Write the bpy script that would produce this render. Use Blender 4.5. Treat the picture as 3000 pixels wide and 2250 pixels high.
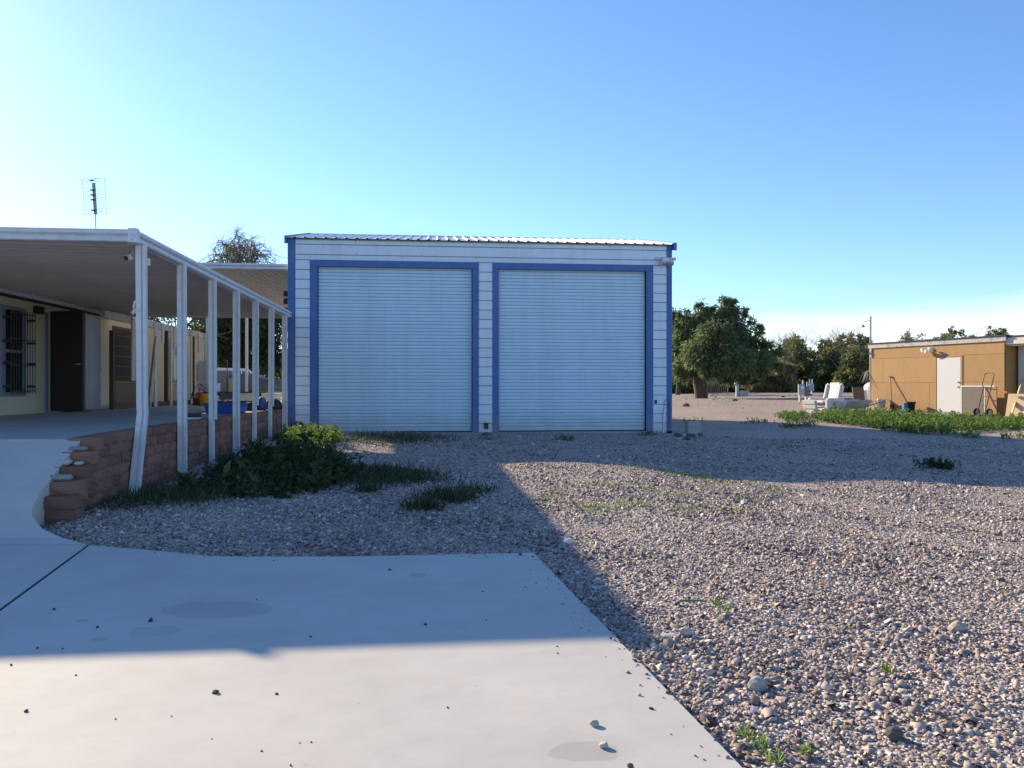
import bpy, bmesh, math, random
import numpy as np
from mathutils import Vector, Matrix
R = math.radians
for o in list(bpy.data.objects): bpy.data.objects.remove(o, do_unlink=True)
scene = bpy.context.scene
col = scene.collection
random.seed(7); rng = np.random.default_rng(7)

# ------------------------------------------------------------------ camera
CAMZ = 1.38; YAW = R(5.83); F = 2300.0; CX, CY = 1500.0, 1131.0
cam_d = bpy.data.cameras.new('camera'); cam = bpy.data.objects.new('camera', cam_d); col.objects.link(cam)
cam.location = (0, 0, CAMZ); cam.rotation_euler = (R(90), 0, -YAW)
cam_d.sensor_width = 36; cam_d.lens = 36 * F / 3000; cam_d.shift_y = 0.002
cam_d.clip_start = 0.05; cam_d.clip_end = 2000
scene.camera = cam
scene.render.resolution_x = 1024; scene.render.resolution_y = 768

# ------------------------------------------------------------------ sun, sky, exposure
SH = Vector((1.47, -1.84, -1.0))                      # the way sunlight travels
SUN_EL = math.atan2(1.0, math.hypot(1.47, 1.84)); SUN_AZ = math.atan2(-1.47, 1.84)
sun_d = bpy.data.lights.new('sun', 'SUN'); sun = bpy.data.objects.new('sun', sun_d); col.objects.link(sun)
sun_d.energy = 5.0; sun_d.angle = R(0.6); sun_d.color = (1.0, 0.82, 0.56)
sun.rotation_euler = SH.to_track_quat('-Z', 'Y').to_euler(); sun.location = (-14, 18, 10)
world = bpy.data.worlds.new('World'); scene.world = world; world.use_nodes = True
wn = world.node_tree.nodes; wl = world.node_tree.links; wn.clear()
def wnode(t, **k):
    n = wn.new(t)
    for a, b in k.items(): setattr(n, a, b)
    return n
sky = wnode('ShaderNodeTexSky', sky_type='NISHITA', sun_disc=False, sun_elevation=SUN_EL, sun_rotation=SUN_AZ,
            altitude=100, air_density=1.0, dust_density=0.17, ozone_density=2.4)
hsv = wnode('ShaderNodeHueSaturation'); hsv.inputs['Saturation'].default_value = 1.02
bg = wnode('ShaderNodeBackground'); bg.inputs[1].default_value = 0.105
wo = wnode('ShaderNodeOutputWorld')
tintn = wnode('ShaderNodeMix', data_type='RGBA', blend_type='MULTIPLY'); tintn.inputs['Factor'].default_value = 1.0
tintn.inputs['B'].default_value = (0.88, 1.03, 1.25, 1)          # the camera's daylight balance: open sky reads strongly blue
wl.new(sky.outputs[0], tintn.inputs['A']); wl.new(tintn.outputs['Result'], hsv.inputs['Color'])
# a low bank of thin white cloud on the horizon, clearer toward the sun
geo = wnode('ShaderNodeNewGeometry'); sep = wnode('ShaderNodeSeparateXYZ')
tc = wnode('ShaderNodeTexCoord'); wl.new(tc.outputs['Generated'], sep.inputs[0])
def wmath(op, a, b=None, c=None, clamp=False):
    n = wnode('ShaderNodeMath', operation=op, use_clamp=clamp)
    for i, v in enumerate((a, b, c)):
        if v is None: continue
        if isinstance(v, (int, float)): n.inputs[i].default_value = v
        else: wl.new(v, n.inputs[i])
    return n.outputs[0]
mapn = wnode('ShaderNodeMapping'); mapn.inputs['Scale'].default_value = (3.2, 3.2, 26.0)
wl.new(tc.outputs['Generated'], mapn.inputs[0])
nz = wnode('ShaderNodeTexNoise'); nz.inputs['Scale'].default_value = 1.0; nz.inputs['Detail'].default_value = 7; nz.inputs['Roughness'].default_value = 0.55
wl.new(mapn.outputs[0], nz.inputs['Vector'])
elev = sep.outputs['Z']
edge = wmath('MULTIPLY_ADD', nz.outputs['Fac'], 0.05, 0.055)      # upper limit of the bank
edge = wmath('MULTIPLY_ADD', sep.outputs['X'], 0.035, edge)
band = wmath('SUBTRACT', edge, elev); band = wmath('MULTIPLY', band, 22.0, clamp=True)
azm = wmath('MULTIPLY_ADD', sep.outputs['X'], 3.2, -0.35, clamp=True)
dens = wmath('MULTIPLY', band, azm); dens = wmath('MULTIPLY', dens, wmath('MULTIPLY_ADD', nz.outputs['Fac'], 1.1, 0.0, clamp=True))
mix = wnode('ShaderNodeMix', data_type='RGBA')
wl.new(dens, mix.inputs['Factor']); wl.new(hsv.outputs[0], mix.inputs['A'])
mix.inputs['B'].default_value = (8.2, 8.6, 9.2, 1)
wl.new(mix.outputs['Result'], bg.inputs[0]); wl.new(bg.outputs[0], wo.inputs[0])
vs = scene.view_settings
vs.view_transform = 'Standard'; vs.look = 'None'; vs.gamma = 1; vs.use_curve_mapping = False; vs.exposure = 0.84
scene.cycles.max_bounces = 6; scene.cycles.diffuse_bounces = 3; scene.cycles.glossy_bounces = 2

# ------------------------------------------------------------------ helpers
ct, st = math.cos(YAW), math.sin(YAW)
RT = Vector((ct, -st, 0)); FW = Vector((st, ct, 0)); C0 = Vector((0, 0, CAMZ))
def ray(px, py): return RT * ((px - CX) / F) + FW + Vector((0, 0, -(py - CY) / F))
def atd(px, py, D): return C0 + ray(px, py) * D
def onz(px, py, z): r = ray(px, py); return C0 + r * ((z - CAMZ) / r.z)
def ony(px, py, y): r = ray(px, py); return C0 + r * (y / r.y)
def onx(px, py, x): r = ray(px, py); return C0 + r * (x / r.x)
def cw(X, D, z=0): v = RT * X + FW * D; v.z = z; return v      # camera-plan metres to world
def onpl(px, py, P, N): r = ray(px, py); return C0 + r * ((P - C0).dot(N) / r.dot(N))

def tag(o, label=None, cat=None, group=None, kind=None):
    if label: o['label'] = label
    if cat: o['category'] = cat
    if group: o['group'] = group
    if kind: o['kind'] = kind
    return o
def thing(name, loc, label, cat, rz=0, group=None):
    o = bpy.data.objects.new(name, None); col.objects.link(o); o.empty_display_size = 0.2
    o.location = loc; o.rotation_euler = (0, 0, rz)
    return tag(o, label, cat, group)
def link(name, me, parent=None, loc=(0, 0, 0), rot=(0, 0, 0), scale=None):
    o = bpy.data.objects.new(name, me); col.objects.link(o)
    o.location = loc; o.rotation_euler = rot
    if scale: o.scale = scale
    if parent: o.parent = parent
    return o

class MB:
    def __init__(s): s.v = []; s.f = []
    def add(s, vs_, fs): b = len(s.v); s.v += [tuple(p) for p in vs_]; s.f += [tuple(b + i for i in f) for f in fs]; return s
    def box(s, x0, x1, y0, y1, z0, z1):
        return s.add([(x0,y0,z0),(x1,y0,z0),(x1,y1,z0),(x0,y1,z0),(x0,y0,z1),(x1,y0,z1),(x1,y1,z1),(x0,y1,z1)],
                     [(0,3,2,1),(4,5,6,7),(0,1,5,4),(1,2,6,5),(2,3,7,6),(3,0,4,7)])
    def beam(s, a, b, w, h, up=(0, 0, 1)):
        a, b = Vector(a), Vector(b); d = (b - a).normalized(); u = Vector(up)
        if abs(d.dot(u)) > 0.98: u = Vector((0, 1, 0))
        sd = d.cross(u).normalized(); u = sd.cross(d).normalized()
        q = []
        for p in (a, b):
            for i, j in ((-1,-1),(1,-1),(1,1),(-1,1)): q.append(p + sd * (i * w / 2) + u * (j * h / 2))
        return s.add(q, [(0,1,2,3),(7,6,5,4),(0,4,5,1),(1,5,6,2),(2,6,7,3),(3,7,4,0)])
    def tube(s, pts, r, n=8, cap=True):
        pts = [Vector(p) for p in pts]; rs = r if isinstance(r, (list, tuple)) else [r] * len(pts)
        b = len(s.v); prev = None
        for i, p in enumerate(pts):
            d = (pts[min(i + 1, len(pts) - 1)] - pts[max(i - 1, 0)]).normalized()
            if prev is None:
                u = Vector((0, 0, 1)) if abs(d.z) < 0.9 else Vector((1, 0, 0))
            else: u = prev
            a = d.cross(u).normalized(); u = a.cross(d).normalized(); prev = u
            for k in range(n):
                t = 2 * math.pi * k / n
                s.v.append(tuple(p + (a * math.cos(t) + u * math.sin(t)) * rs[i]))
        for i in range(len(pts) - 1):
            for k in range(n):
                k2 = (k + 1) % n
                s.f.append((b + i*n + k, b + i*n + k2, b + (i+1)*n + k2, b + (i+1)*n + k))
        if cap:
            s.f.append(tuple(b + k for k in reversed(range(n))))
            s.f.append(tuple(b + (len(pts)-1)*n + k for k in range(n)))
        return s
    def lathe(s, prof, n=16, c=(0, 0, 0)):
        b = len(s.v)
        for r, z in prof:
            for k in range(n):
                t = 2 * math.pi * k / n; s.v.append((c[0] + r*math.cos(t), c[1] + r*math.sin(t), c[2] + z))
        for i in range(len(prof) - 1):
            for k in range(n):
                k2 = (k + 1) % n; s.f.append((b+i*n+k, b+i*n+k2, b+(i+1)*n+k2, b+(i+1)*n+k))
        s.f.append(tuple(b + k for k in reversed(range(n)))); s.f.append(tuple(b + (len(prof)-1)*n + k for k in range(n)))
        return s
    def prism(s, poly, a, b, axis='x'):
        """poly: 2-D outline; x: (y,z), y: (x,z), z: (x,y)"""
        mk = {'x': lambda p, t: (t, p[0], p[1]), 'y': lambda p, t: (p[0], t, p[1]), 'z': lambda p, t: (p[0], p[1], t)}[axis]
        n = len(poly); q = [mk(p, a) for p in poly] + [mk(p, b) for p in poly]
        return s.add(q, [tuple(range(n))[::-1], tuple(range(n, 2*n))] + [(i, (i+1) % n, n + (i+1) % n, n + i) for i in range(n)])
    def mesh(s, name, mat, bev=0, smooth=False, off=None, segs=1):
        me = bpy.data.meshes.new(name)
        o = Vector(off) if off is not None else Vector((0, 0, 0))
        me.from_pydata([tuple(Vector(p) - o) for p in s.v], [], s.f)
        bm = bmesh.new(); bm.from_mesh(me)
        bmesh.ops.recalc_face_normals(bm, faces=bm.faces)
        if bev: 
            es = [e for e in bm.edges if len(e.link_faces) == 2 and e.calc_face_angle(0) > 0.5]
            bmesh.ops.bevel(bm, geom=es, offset=bev, segments=segs, affect='EDGES', clamp_overlap=True)
        bm.to_mesh(me); bm.free()
        if smooth: me.polygons.foreach_set('use_smooth', [True] * len(me.polygons))
        me.materials.append(mat); return me
    def build(s, name, mat, parent=None, bev=0, smooth=False, off=None, loc=(0,0,0), rot=(0,0,0), segs=1):
        return link(name, s.mesh(name, mat, bev, smooth, off, segs), parent, loc, rot)

def np_mesh(name, V, Q, mat, tint=None, smooth=False):
    me = bpy.data.meshes.new(name); V = np.asarray(V, np.float32); Q = np.asarray(Q, np.int32); k = Q.shape[1]
    me.vertices.add(len(V)); me.vertices.foreach_set('co', V.ravel())
    me.loops.add(Q.size); me.loops.foreach_set('vertex_index', Q.ravel())
    me.polygons.add(len(Q)); me.polygons.foreach_set('loop_start', np.arange(0, Q.size, k, dtype=np.int32))
    me.update(calc_edges=True)
    if smooth: me.polygons.foreach_set('use_smooth', np.ones(len(Q), bool))
    if tint is not None:
        a = me.attributes.new('tint', 'FLOAT', 'POINT'); a.data.foreach_set('value', np.asarray(tint, np.float32))
    me.materials.append(mat); return me

# ------------------------------------------------------------------ materials
class NT:
    def __init__(s, name):
        s.m = bpy.data.materials.new(name); s.m.use_nodes = True; s.t = s.m.node_tree; s.n = s.t.nodes; s.n.clear()
        s.out = s.n.new('ShaderNodeOutputMaterial'); s.b = s.n.new('ShaderNodeBsdfPrincipled')
        s.t.links.new(s.b.outputs[0], s.out.inputs[0]); s.tc = s.n.new('ShaderNodeTexCoord')
    def L(s, a, b): s.t.links.new(a, b)
    def set(s, sock, v):
        if hasattr(v, 'is_output') or isinstance(v, bpy.types.NodeSocket): s.L(v, sock)
        else: sock.default_value = v
    def noise(s, scale, detail=4, rough=0.55, vec=None, out='Fac'):
        n = s.n.new('ShaderNodeTexNoise'); n.inputs['Scale'].default_value = scale; n.inputs['Detail'].default_value = detail
        n.inputs['Roughness'].default_value = rough; s.L(vec or s.tc.outputs['Object'], n.inputs['Vector']); return n.outputs[out]
    def voro(s, scale, feature='F1', out='Color', rand=1.0, vec=None):
        n = s.n.new('ShaderNodeTexVoronoi'); n.feature = feature; n.inputs['Scale'].default_value = scale
        n.inputs['Randomness'].default_value = rand; s.L(vec or s.tc.outputs['Object'], n.inputs['Vector']); return n.outputs[out]
    def math(s, op, a, b=0.0, clamp=False):
        n = s.n.new('ShaderNodeMath'); n.operation = op; n.use_clamp = clamp; s.set(n.inputs[0], a); s.set(n.inputs[1], b); return n.outputs[0]
    def rng(s, v, a, b, c=0.0, d=1.0):
        n = s.n.new('ShaderNodeMapRange'); s.set(n.inputs[0], v)
        for i, x in enumerate((a, b, c, d)): n.inputs[i + 1].default_value = x
        return n.outputs[0]
    def ramp(s, v, stops):
        n = s.n.new('ShaderNodeValToRGB'); e = n.color_ramp.elements
        while len(e) < len(stops): e.new(0.5)
        for i, (p, c) in enumerate(stops): e[i].position = p; e[i].color = (*c, 1)
        s.L(v, n.inputs[0]); return n.outputs[0]
    def mix(s, f, a, b, mode='MIX'):
        n = s.n.new('ShaderNodeMix'); n.data_type = 'RGBA'; n.blend_type = mode; s.set(n.inputs['Factor'], f)
        for k, v in (('A', a), ('B', b)): s.set(n.inputs[k], v if isinstance(v, bpy.types.NodeSocket) else (*v, 1))
        return n.outputs['Result']
    def bump(s, h, strength=0.3, dist=0.01, normal=None):
        n = s.n.new('ShaderNodeBump'); n.inputs['Strength'].default_value = strength; n.inputs['Distance'].default_value = dist
        s.L(h, n.inputs['Height'])
        if normal: s.L(normal, n.inputs['Normal'])
        return n.outputs[0]
def sc(c, k): return tuple(min(1, max(0, x * k)) for x in c)
def pm(name, c, rough=0.6, var=0.12, scale=5, bump=0.0, bscale=60, metal=0.0, rnd=0.0, dirt=None, dirtamt=0.4, dscale=2.5, stretch=None, spec=0.5, base=False):
    k = NT(name); vec = k.tc.outputs['Object']
    if stretch:
        mp = k.n.new('ShaderNodeMapping'); mp.inputs['Scale'].default_value = stretch; k.L(vec, mp.inputs[0]); vec = mp.outputs[0]
    cc = k.mix(k.noise(scale, 6, 0.6, vec), sc(c, 1 - var), sc(c, 1 + var))
    if rnd:
        oi = k.n.new('ShaderNodeObjectInfo'); f = k.rng(oi.outputs['Random'], 0, 1, 1 - rnd, 1 + rnd)
        cb = k.n.new('ShaderNodeCombineColor'); [k.L(f, cb.inputs[i]) for i in range(3)]
        cc = k.mix(1.0, cc, cb.outputs[0], 'MULTIPLY')
    if dirt:
        f = k.math('MULTIPLY', k.rng(k.noise(dscale, 8, 0.65, vec), 0.48, 0.72), dirtamt, True); cc = k.mix(f, cc, dirt)
    if base:                                                   # mud splashed up from the ground
        ps = k.n.new('ShaderNodeNewGeometry').outputs['Position']; sx = k.n.new('ShaderNodeSeparateXYZ'); k.L(ps, sx.inputs[0])
        hgt = k.math('ADD', sx.outputs[2], k.math('MULTIPLY', k.noise(3.0, 6, 0.7, ps), -0.9))
        cc = k.mix(k.math('MULTIPLY', k.rng(hgt, 0.35, -0.35), 0.45, True), cc, (0.30, 0.25, 0.21))
        mpv = k.n.new('ShaderNodeMapping'); mpv.inputs['Scale'].default_value = (7, 7, 0.5); k.L(ps, mpv.inputs[0])
        cc = k.mix(k.math('MULTIPLY', k.rng(k.noise(1.0, 6, 0.65, mpv.outputs[0]), 0.5, 0.75), 0.22, True), cc, sc(c, 0.62))
    k.L(cc, k.b.inputs['Base Color']); k.b.inputs['Roughness'].default_value = rough; k.b.inputs['Metallic'].default_value = metal
    k.b.inputs['Specular IOR Level'].default_value = spec
    if bump: k.L(k.bump(k.noise(bscale, 5, 0.6, vec), bump, 0.01), k.b.inputs['Normal'])
    return k.m
def leafmat(name, stops, trans=0.35, rough=0.6):
    k = NT(name); a = k.n.new('ShaderNodeAttribute'); a.attribute_name = 'tint'
    c = k.ramp(a.outputs['Fac'], stops); k.L(c, k.b.inputs['Base Color']); k.b.inputs['Roughness'].default_value = rough
    k.b.inputs['Specular IOR Level'].default_value = 0.3
    tr = k.n.new('ShaderNodeBsdfTranslucent'); k.L(c, tr.inputs[0])
    mx = k.n.new('ShaderNodeMixShader'); mx.inputs[0].default_value = trans
    k.L(k.b.outputs[0], mx.inputs[1]); k.L(tr.outputs[0], mx.inputs[2]); k.L(mx.outputs[0], k.out.inputs[0]); return k.m

M = {}
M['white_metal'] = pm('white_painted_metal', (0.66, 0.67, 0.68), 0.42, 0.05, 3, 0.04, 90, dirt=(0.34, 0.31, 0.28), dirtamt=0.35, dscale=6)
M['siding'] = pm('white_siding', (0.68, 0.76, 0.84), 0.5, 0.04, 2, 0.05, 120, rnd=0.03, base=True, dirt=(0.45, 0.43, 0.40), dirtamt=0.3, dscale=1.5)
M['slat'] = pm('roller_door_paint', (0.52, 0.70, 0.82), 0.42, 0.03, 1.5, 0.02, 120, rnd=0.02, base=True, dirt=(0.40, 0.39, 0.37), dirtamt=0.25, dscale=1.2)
M['blue_trim'] = pm('blue_trim_paint', (0.050, 0.135, 0.36), 0.5, 0.08, 3, 0.03, 60, base=True, dirt=(0.11, 0.18, 0.32), dirtamt=0.5, dscale=3)
M['roof_metal'] = pm('roof_metal', (0.62, 0.64, 0.65), 0.38, 0.06, 2, 0.02, 50)
M['dark'] = pm('dark_void', (0.018, 0.017, 0.017), 0.7, 0.2)
M['black'] = pm('black_plastic', (0.02, 0.02, 0.022), 0.5, 0.2)
M['black_iron'] = pm('black_iron', (0.028, 0.026, 0.025), 0.55, 0.3, 20)
M['cream'] = pm('cream_stucco', (0.56, 0.50, 0.36), 0.9, 0.08, 2.5, 0.25, 90, dirt=(0.40, 0.34, 0.25), dirtamt=0.4)
M['pan'] = pm('patio_roof_pan', (0.60, 0.56, 0.51), 0.5, 0.05, 1.5, rnd=0.05, dirt=(0.28, 0.25, 0.22), dirtamt=0.4, dscale=2)
M['brown_wood'] = pm('brown_wood', (0.085, 0.045, 0.028), 0.75, 0.3, 9, 0.2, 60, stretch=(1, 1, .15))
M['dark_brown'] = pm('dark_brown_door', (0.035, 0.022, 0.017), 0.6, 0.2, 4)
M['grey_blue'] = pm('grey_blue_paint', (0.17, 0.21, 0.27), 0.6, 0.1, 3)
M['glass'] = pm('dark_glass', (0.02, 0.022, 0.025), 0.12, 0.1, 2)
M['screen'] = pm('bronze_screen', (0.045, 0.036, 0.030), 0.7, 0.2, 30)
M['tan_board'] = pm('tan_board', (0.17, 0.12, 0.075), 0.8, 0.2, 5, 0.1)
M['timber'] = pm('weathered_white_timber', (0.50, 0.48, 0.44), 0.7, 0.15, 8, 0.15, 40, stretch=(1, 1, .15))
M['plywood'] = pm('raw_plywood', (0.60, 0.44, 0.26), 0.8, 0.12, 6, 0.1, 40, stretch=(1, 1, .2))
M['grey_wood'] = pm('grey_wood', (0.18, 0.155, 0.13), 0.85, 0.25, 8, 0.2, 40)
M['yellow'] = pm('yellow_plastic', (0.60, 0.30, 0.02), 0.45, 0.1)
M['red'] = pm('red_plastic', (0.38, 0.05, 0.025), 0.5, 0.15)
M['orange'] = pm('orange_paint', (0.55, 0.17, 0.03), 0.6, 0.15)
M['blue_plastic'] = pm('blue_plastic', (0.02, 0.07, 0.32), 0.45, 0.1)
M['teal_plastic'] = pm('teal_plastic', (0.02, 0.16, 0.24), 0.45, 0.1)
M['green_stick'] = pm('green_painted_stick', (0.09, 0.16, 0.10), 0.6, 0.15)
M['white_plastic'] = pm('white_plastic', (0.72, 0.72, 0.70), 0.4, 0.05, dirt=(0.4, 0.36, 0.3), dirtamt=0.3)
M['galv'] = pm('galvanised_steel', (0.40, 0.42, 0.43), 0.45, 0.12, 6, metal=0.5)
M['meter_grey'] = pm('meter_box_grey', (0.32, 0.36, 0.40), 0.5, 0.1)
M['vinyl'] = pm('pale_vinyl', (0.62, 0.60, 0.57), 0.55, 0.07, 5, 0.1, 20, dirt=(0.42, 0.36, 0.28), dirtamt=0.35)
M['car_white'] = pm('white_car_paint', (0.70, 0.70, 0.69), 0.25, 0.03, 2)
M['tyre'] = pm('tyre_rubber', (0.02, 0.02, 0.02), 0.85, 0.2)
M['taillight'] = pm('red_lens', (0.30, 0.01, 0.01), 0.25, 0.1)
M['tarp_grey'] = pm('grey_tarp', (0.10, 0.12, 0.14), 0.6, 0.2, 3, 0.3, 8)
M['tarp_blue'] = pm('blue_tarp', (0.025, 0.06, 0.16), 0.55, 0.2, 3, 0.3, 8)
M['ochre'] = pm('ochre_painted_board', (0.41, 0.245, 0.105), 0.85, 0.09, 2.5, 0.15, 70, rnd=0.05, dirt=(0.30, 0.19, 0.10), dirtamt=0.6, dscale=1.3, stretch=(1.6, 1.6, .7))
M['door_white'] = pm('pale_grey_door', (0.60, 0.60, 0.60), 0.5, 0.05, 2)
M['fascia_old'] = pm('peeling_fascia', (0.50, 0.47, 0.44), 0.8, 0.12, 5, 0.2, 40, dirt=(0.13, 0.10, 0.08), dirtamt=0.8, dscale=5)
M['roofing'] = pm('dark_roofing', (0.04, 0.045, 0.05), 0.85, 0.3, 8, 0.3, 40)
M['house_white'] = pm('white_stucco', (0.62, 0.58, 0.53), 0.85, 0.06, 3, 0.15, 60)
M['bark'] = pm('bark', (0.085, 0.062, 0.045), 0.9, 0.35, 6, 0.6, 18, stretch=(1, 1, .25))
M['twig'] = pm('grey_twig', (0.16, 0.13, 0.10), 0.9, 0.25, 8)
M['rock'] = pm('pale_rock', (0.42, 0.37, 0.31), 0.9, 0.25, 14, 0.5, 40, rnd=0.25)
M['darkrock'] = pm('dark_pebble', (0.09, 0.075, 0.068), 0.9, 0.25, 30, 0.4, 60, rnd=0.35)
M['cinder'] = pm('grey_concrete_block', (0.33, 0.33, 0.33), 0.95, 0.12, 12, 0.5, 60)
M['cap_grey'] = pm('grey_cap_stone', (0.27, 0.25, 0.23), 0.95, 0.2, 10, 0.6, 50, rnd=0.15)
def mat_block():
    k = NT('red_split_face_block'); oi = k.n.new('ShaderNodeObjectInfo')
    c = k.mix(k.noise(9, 6, 0.65), (0.20, 0.095, 0.065), (0.31, 0.165, 0.12))
    c = k.mix(k.math('MULTIPLY', k.rng(k.noise(3, 6, 0.6), 0.5, 0.7), 0.45, True), c, (0.27, 0.18, 0.14))
    f = k.rng(oi.outputs['Random'], 0, 1, 0.72, 1.22); cb = k.n.new('ShaderNodeCombineColor'); [k.L(f, cb.inputs[i]) for i in range(3)]
    k.L(k.mix(1.0, c, cb.outputs[0], 'MULTIPLY'), k.b.inputs['Base Color']); k.b.inputs['Roughness'].default_value = 0.95
    k.L(k.bump(k.noise(45, 6, 0.7), 0.9, 0.02), k.b.inputs['Normal']); return k.m
M['block'] = mat_block()
def mat_concrete(name, base, stains=()):
    k = NT(name); pos = k.n.new('ShaderNodeNewGeometry').outputs['Position']
    c = k.mix(k.rng(k.noise(0.8, 9, 0.62, pos), .25, .75), sc(base, 0.84), sc(base, 1.10))
    mt = k.n.new('ShaderNodeMapping'); mt.inputs['Scale'].default_value = (1.2, 7.0, 1.0); mt.inputs['Rotation'].default_value = (0, 0, 0.5); k.L(pos, mt.inputs[0])
    c = k.mix(k.math('MULTIPLY', k.rng(k.noise(1.5, 8, 0.7, mt.outputs[0]), 0.5, 0.72), 0.30, True), c, sc(base, 0.80))
    c = k.mix(k.math('MULTIPLY', k.rng(k.noise(1.7, 5, 0.6, pos), 0.55, 0.75), 0.35, True), c, (base[0] * .98, base[1] * .90, base[2] * .78))
    c = k.mix(k.math('MULTIPLY', k.rng(k.noise(5, 8, 0.7, pos), 0.45, 0.75), 0.25, True), c, sc(base, 0.72))
    c = k.mix(k.math('MULTIPLY', k.rng(k.noise(240, 3, 0.6, pos), 0.62, 0.75), 0.4, True), c, sc(base, 0.62))
    vd = k.voro(4.3, 'F1', 'Distance', 1, pos); vd = k.math('ADD', vd, k.math('MULTIPLY', k.noise(30, 4, .6, pos), .05))
    c = k.mix(k.math('MULTIPLY', k.rng(vd, .075, .05), 0.35, True), c, sc(base, 0.55))
    for (sx, sy, rx, ry, ang, amt, seed) in stains:
        mp = k.n.new('ShaderNodeMapping'); mp.vector_type = 'TEXTURE'
        mp.inputs['Location'].default_value = (sx, sy, 0); mp.inputs['Rotation'].default_value = (0, 0, ang); mp.inputs['Scale'].default_value = (rx, ry, 1e3)
        k.L(pos, mp.inputs[0]); ln = k.n.new('ShaderNodeVectorMath'); ln.operation = 'LENGTH'; k.L(mp.outputs[0], ln.inputs[0])
        d = k.math('ADD', ln.outputs['Value'], k.math('MULTIPLY', k.math('SUBTRACT', k.noise(4.5 + seed, 7, 0.65, pos), 0.5), 1.5))
        c = k.mix(k.math('MULTIPLY', k.rng(d, 1.0, 0.9), amt, True), c, sc(base, 0.55))
    k.L(c, k.b.inputs['Base Color']); k.b.inputs['Roughness'].default_value = 0.8; k.b.inputs['Specular IOR Level'].default_value = 0.25
    b1 = k.bump(k.noise(160, 4, 0.6, pos), 0.15, 0.004); k.L(k.bump(k.noise(6, 4, 0.5, pos), 0.1, 0.02, b1), k.b.inputs['Normal']); return k.m
GRAV = [(0.0, (0.085, 0.070, 0.070)), (0.22, (0.215, 0.172, 0.164)), (0.45, (0.385, 0.312, 0.275)), (0.65, (0.50, 0.415, 0.365)), (0.82, (0.585, 0.505, 0.45)), (0.93, (0.67, 0.61, 0.57)), (1.0, (0.80, 0.77, 0.74))]
def mat_ground():
    k = NT('gravel_ground'); pos = k.n.new('ShaderNodeNewGeometry').outputs['Position']
    sp = k.n.new('ShaderNodeSeparateXYZ'); k.L(pos, sp.inputs[0])
    vc = k.voro(46, 'F1', 'Color', 1, pos); sv = k.n.new('ShaderNodeSeparateColor'); k.L(vc, sv.inputs[0])
    g = k.ramp(sv.outputs[0], GRAV); g = k.mix(0.25, g, (0.34, 0.27, 0.24))
    patch = k.noise(0.55, 6, 0.6, pos)
    g = k.mix(k.math('MULTIPLY', k.rng(patch, 0.5, 0.7), 0.4, True), g, (0.30, 0.24, 0.19))
    soil = k.mix(k.noise(1.6, 8, 0.65, pos), (0.27, 0.20, 0.155), (0.40, 0.31, 0.25))
    sv2 = k.ramp(sv.outputs[1], GRAV); soil = k.mix(0.35, soil, sv2)
    far = k.rng(k.math('ADD', sp.outputs[1], k.math('MULTIPLY', k.noise(0.3, 5, 0.6, pos), 6)), 25, 30)
    c = k.mix(far, g, soil)
    gr = k.math('MULTIPLY', k.rng(k.noise(0.16, 7, 0.62, pos), 0.55, 0.68), k.rng(sp.outputs[1], 30, 60), True)
    c = k.mix(k.math('MULTIPLY', gr, 0.55), c, (0.11, 0.125, 0.05))
    k.L(c, k.b.inputs['Base Color']); k.b.inputs['Roughness'].default_value = 0.95; k.b.inputs['Specular IOR Level'].default_value = 0.2
    d = k.voro(46, 'F1', 'Distance', 1, pos)
    b1 = k.bump(k.math('SUBTRACT', 1.0, d), 0.9, 0.02)
    k.L(k.bump(k.noise(9, 5, 0.6, pos), 0.5, 0.05, b1), k.b.inputs['Normal']); return k.m
M['ground'] = mat_ground()
def mat_stone():
    k = NT('gravel_stones'); a = k.n.new('ShaderNodeAttribute'); a.attribute_name = 'tint'
    c = k.ramp(a.outputs['Fac'], GRAV); c = k.mix(k.noise(120, 3, 0.6), sc((.85,)*3, 1), (1.0, 1.0, 1.0)) and k.mix(1.0, c, k.mix(k.noise(90, 3, 0.6), (0.75, 0.75, 0.75), (1.15, 1.12, 1.1)), 'MULTIPLY')
    k.L(c, k.b.inputs['Base Color']); k.b.inputs['Roughness'].default_value = 0.75; k.b.inputs['Specular IOR Level'].default_value = 0.4; return k.m
M['stone'] = mat_stone()
M['weed'] = leafmat('weed_leaves', [(0, (0.07, 0.13, 0.03)), (0.5, (0.14, 0.235, 0.05)), (0.9, (0.23, 0.33, 0.08)), (1, (0.36, 0.36, 0.14))], 0.35)
M['weed_dark'] = leafmat('broad_weed_leaves', [(0, (0.022, 0.042, 0.017)), (0.6, (0.05, 0.082, 0.03)), (1, (0.12, 0.14, 0.055))], 0.3)
M['pepper'] = leafmat('pepper_tree_leaves', [(0, (0.06, 0.10, 0.048)), (0.5, (0.15, 0.205, 0.09)), (1, (0.28, 0.32, 0.15))], 0.48)
M['mesquite'] = leafmat('mesquite_leaves', [(0, (0.03, 0.05, 0.018)), (0.5, (0.07, 0.09, 0.028)), (1, (0.17, 0.17, 0.045))], 0.4)
M['bush'] = leafmat('desert_bush_leaves', [(0, (0.09, 0.12, 0.055)), (0.5, (0.19, 0.225, 0.10)), (1, (0.34, 0.35, 0.17))], 0.48)
M['dry'] = leafmat('dry_bush_leaves', [(0, (0.12, 0.115, 0.045)), (0.5, (0.23, 0.21, 0.085)), (1, (0.36, 0.31, 0.15))], 0.35)

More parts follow.
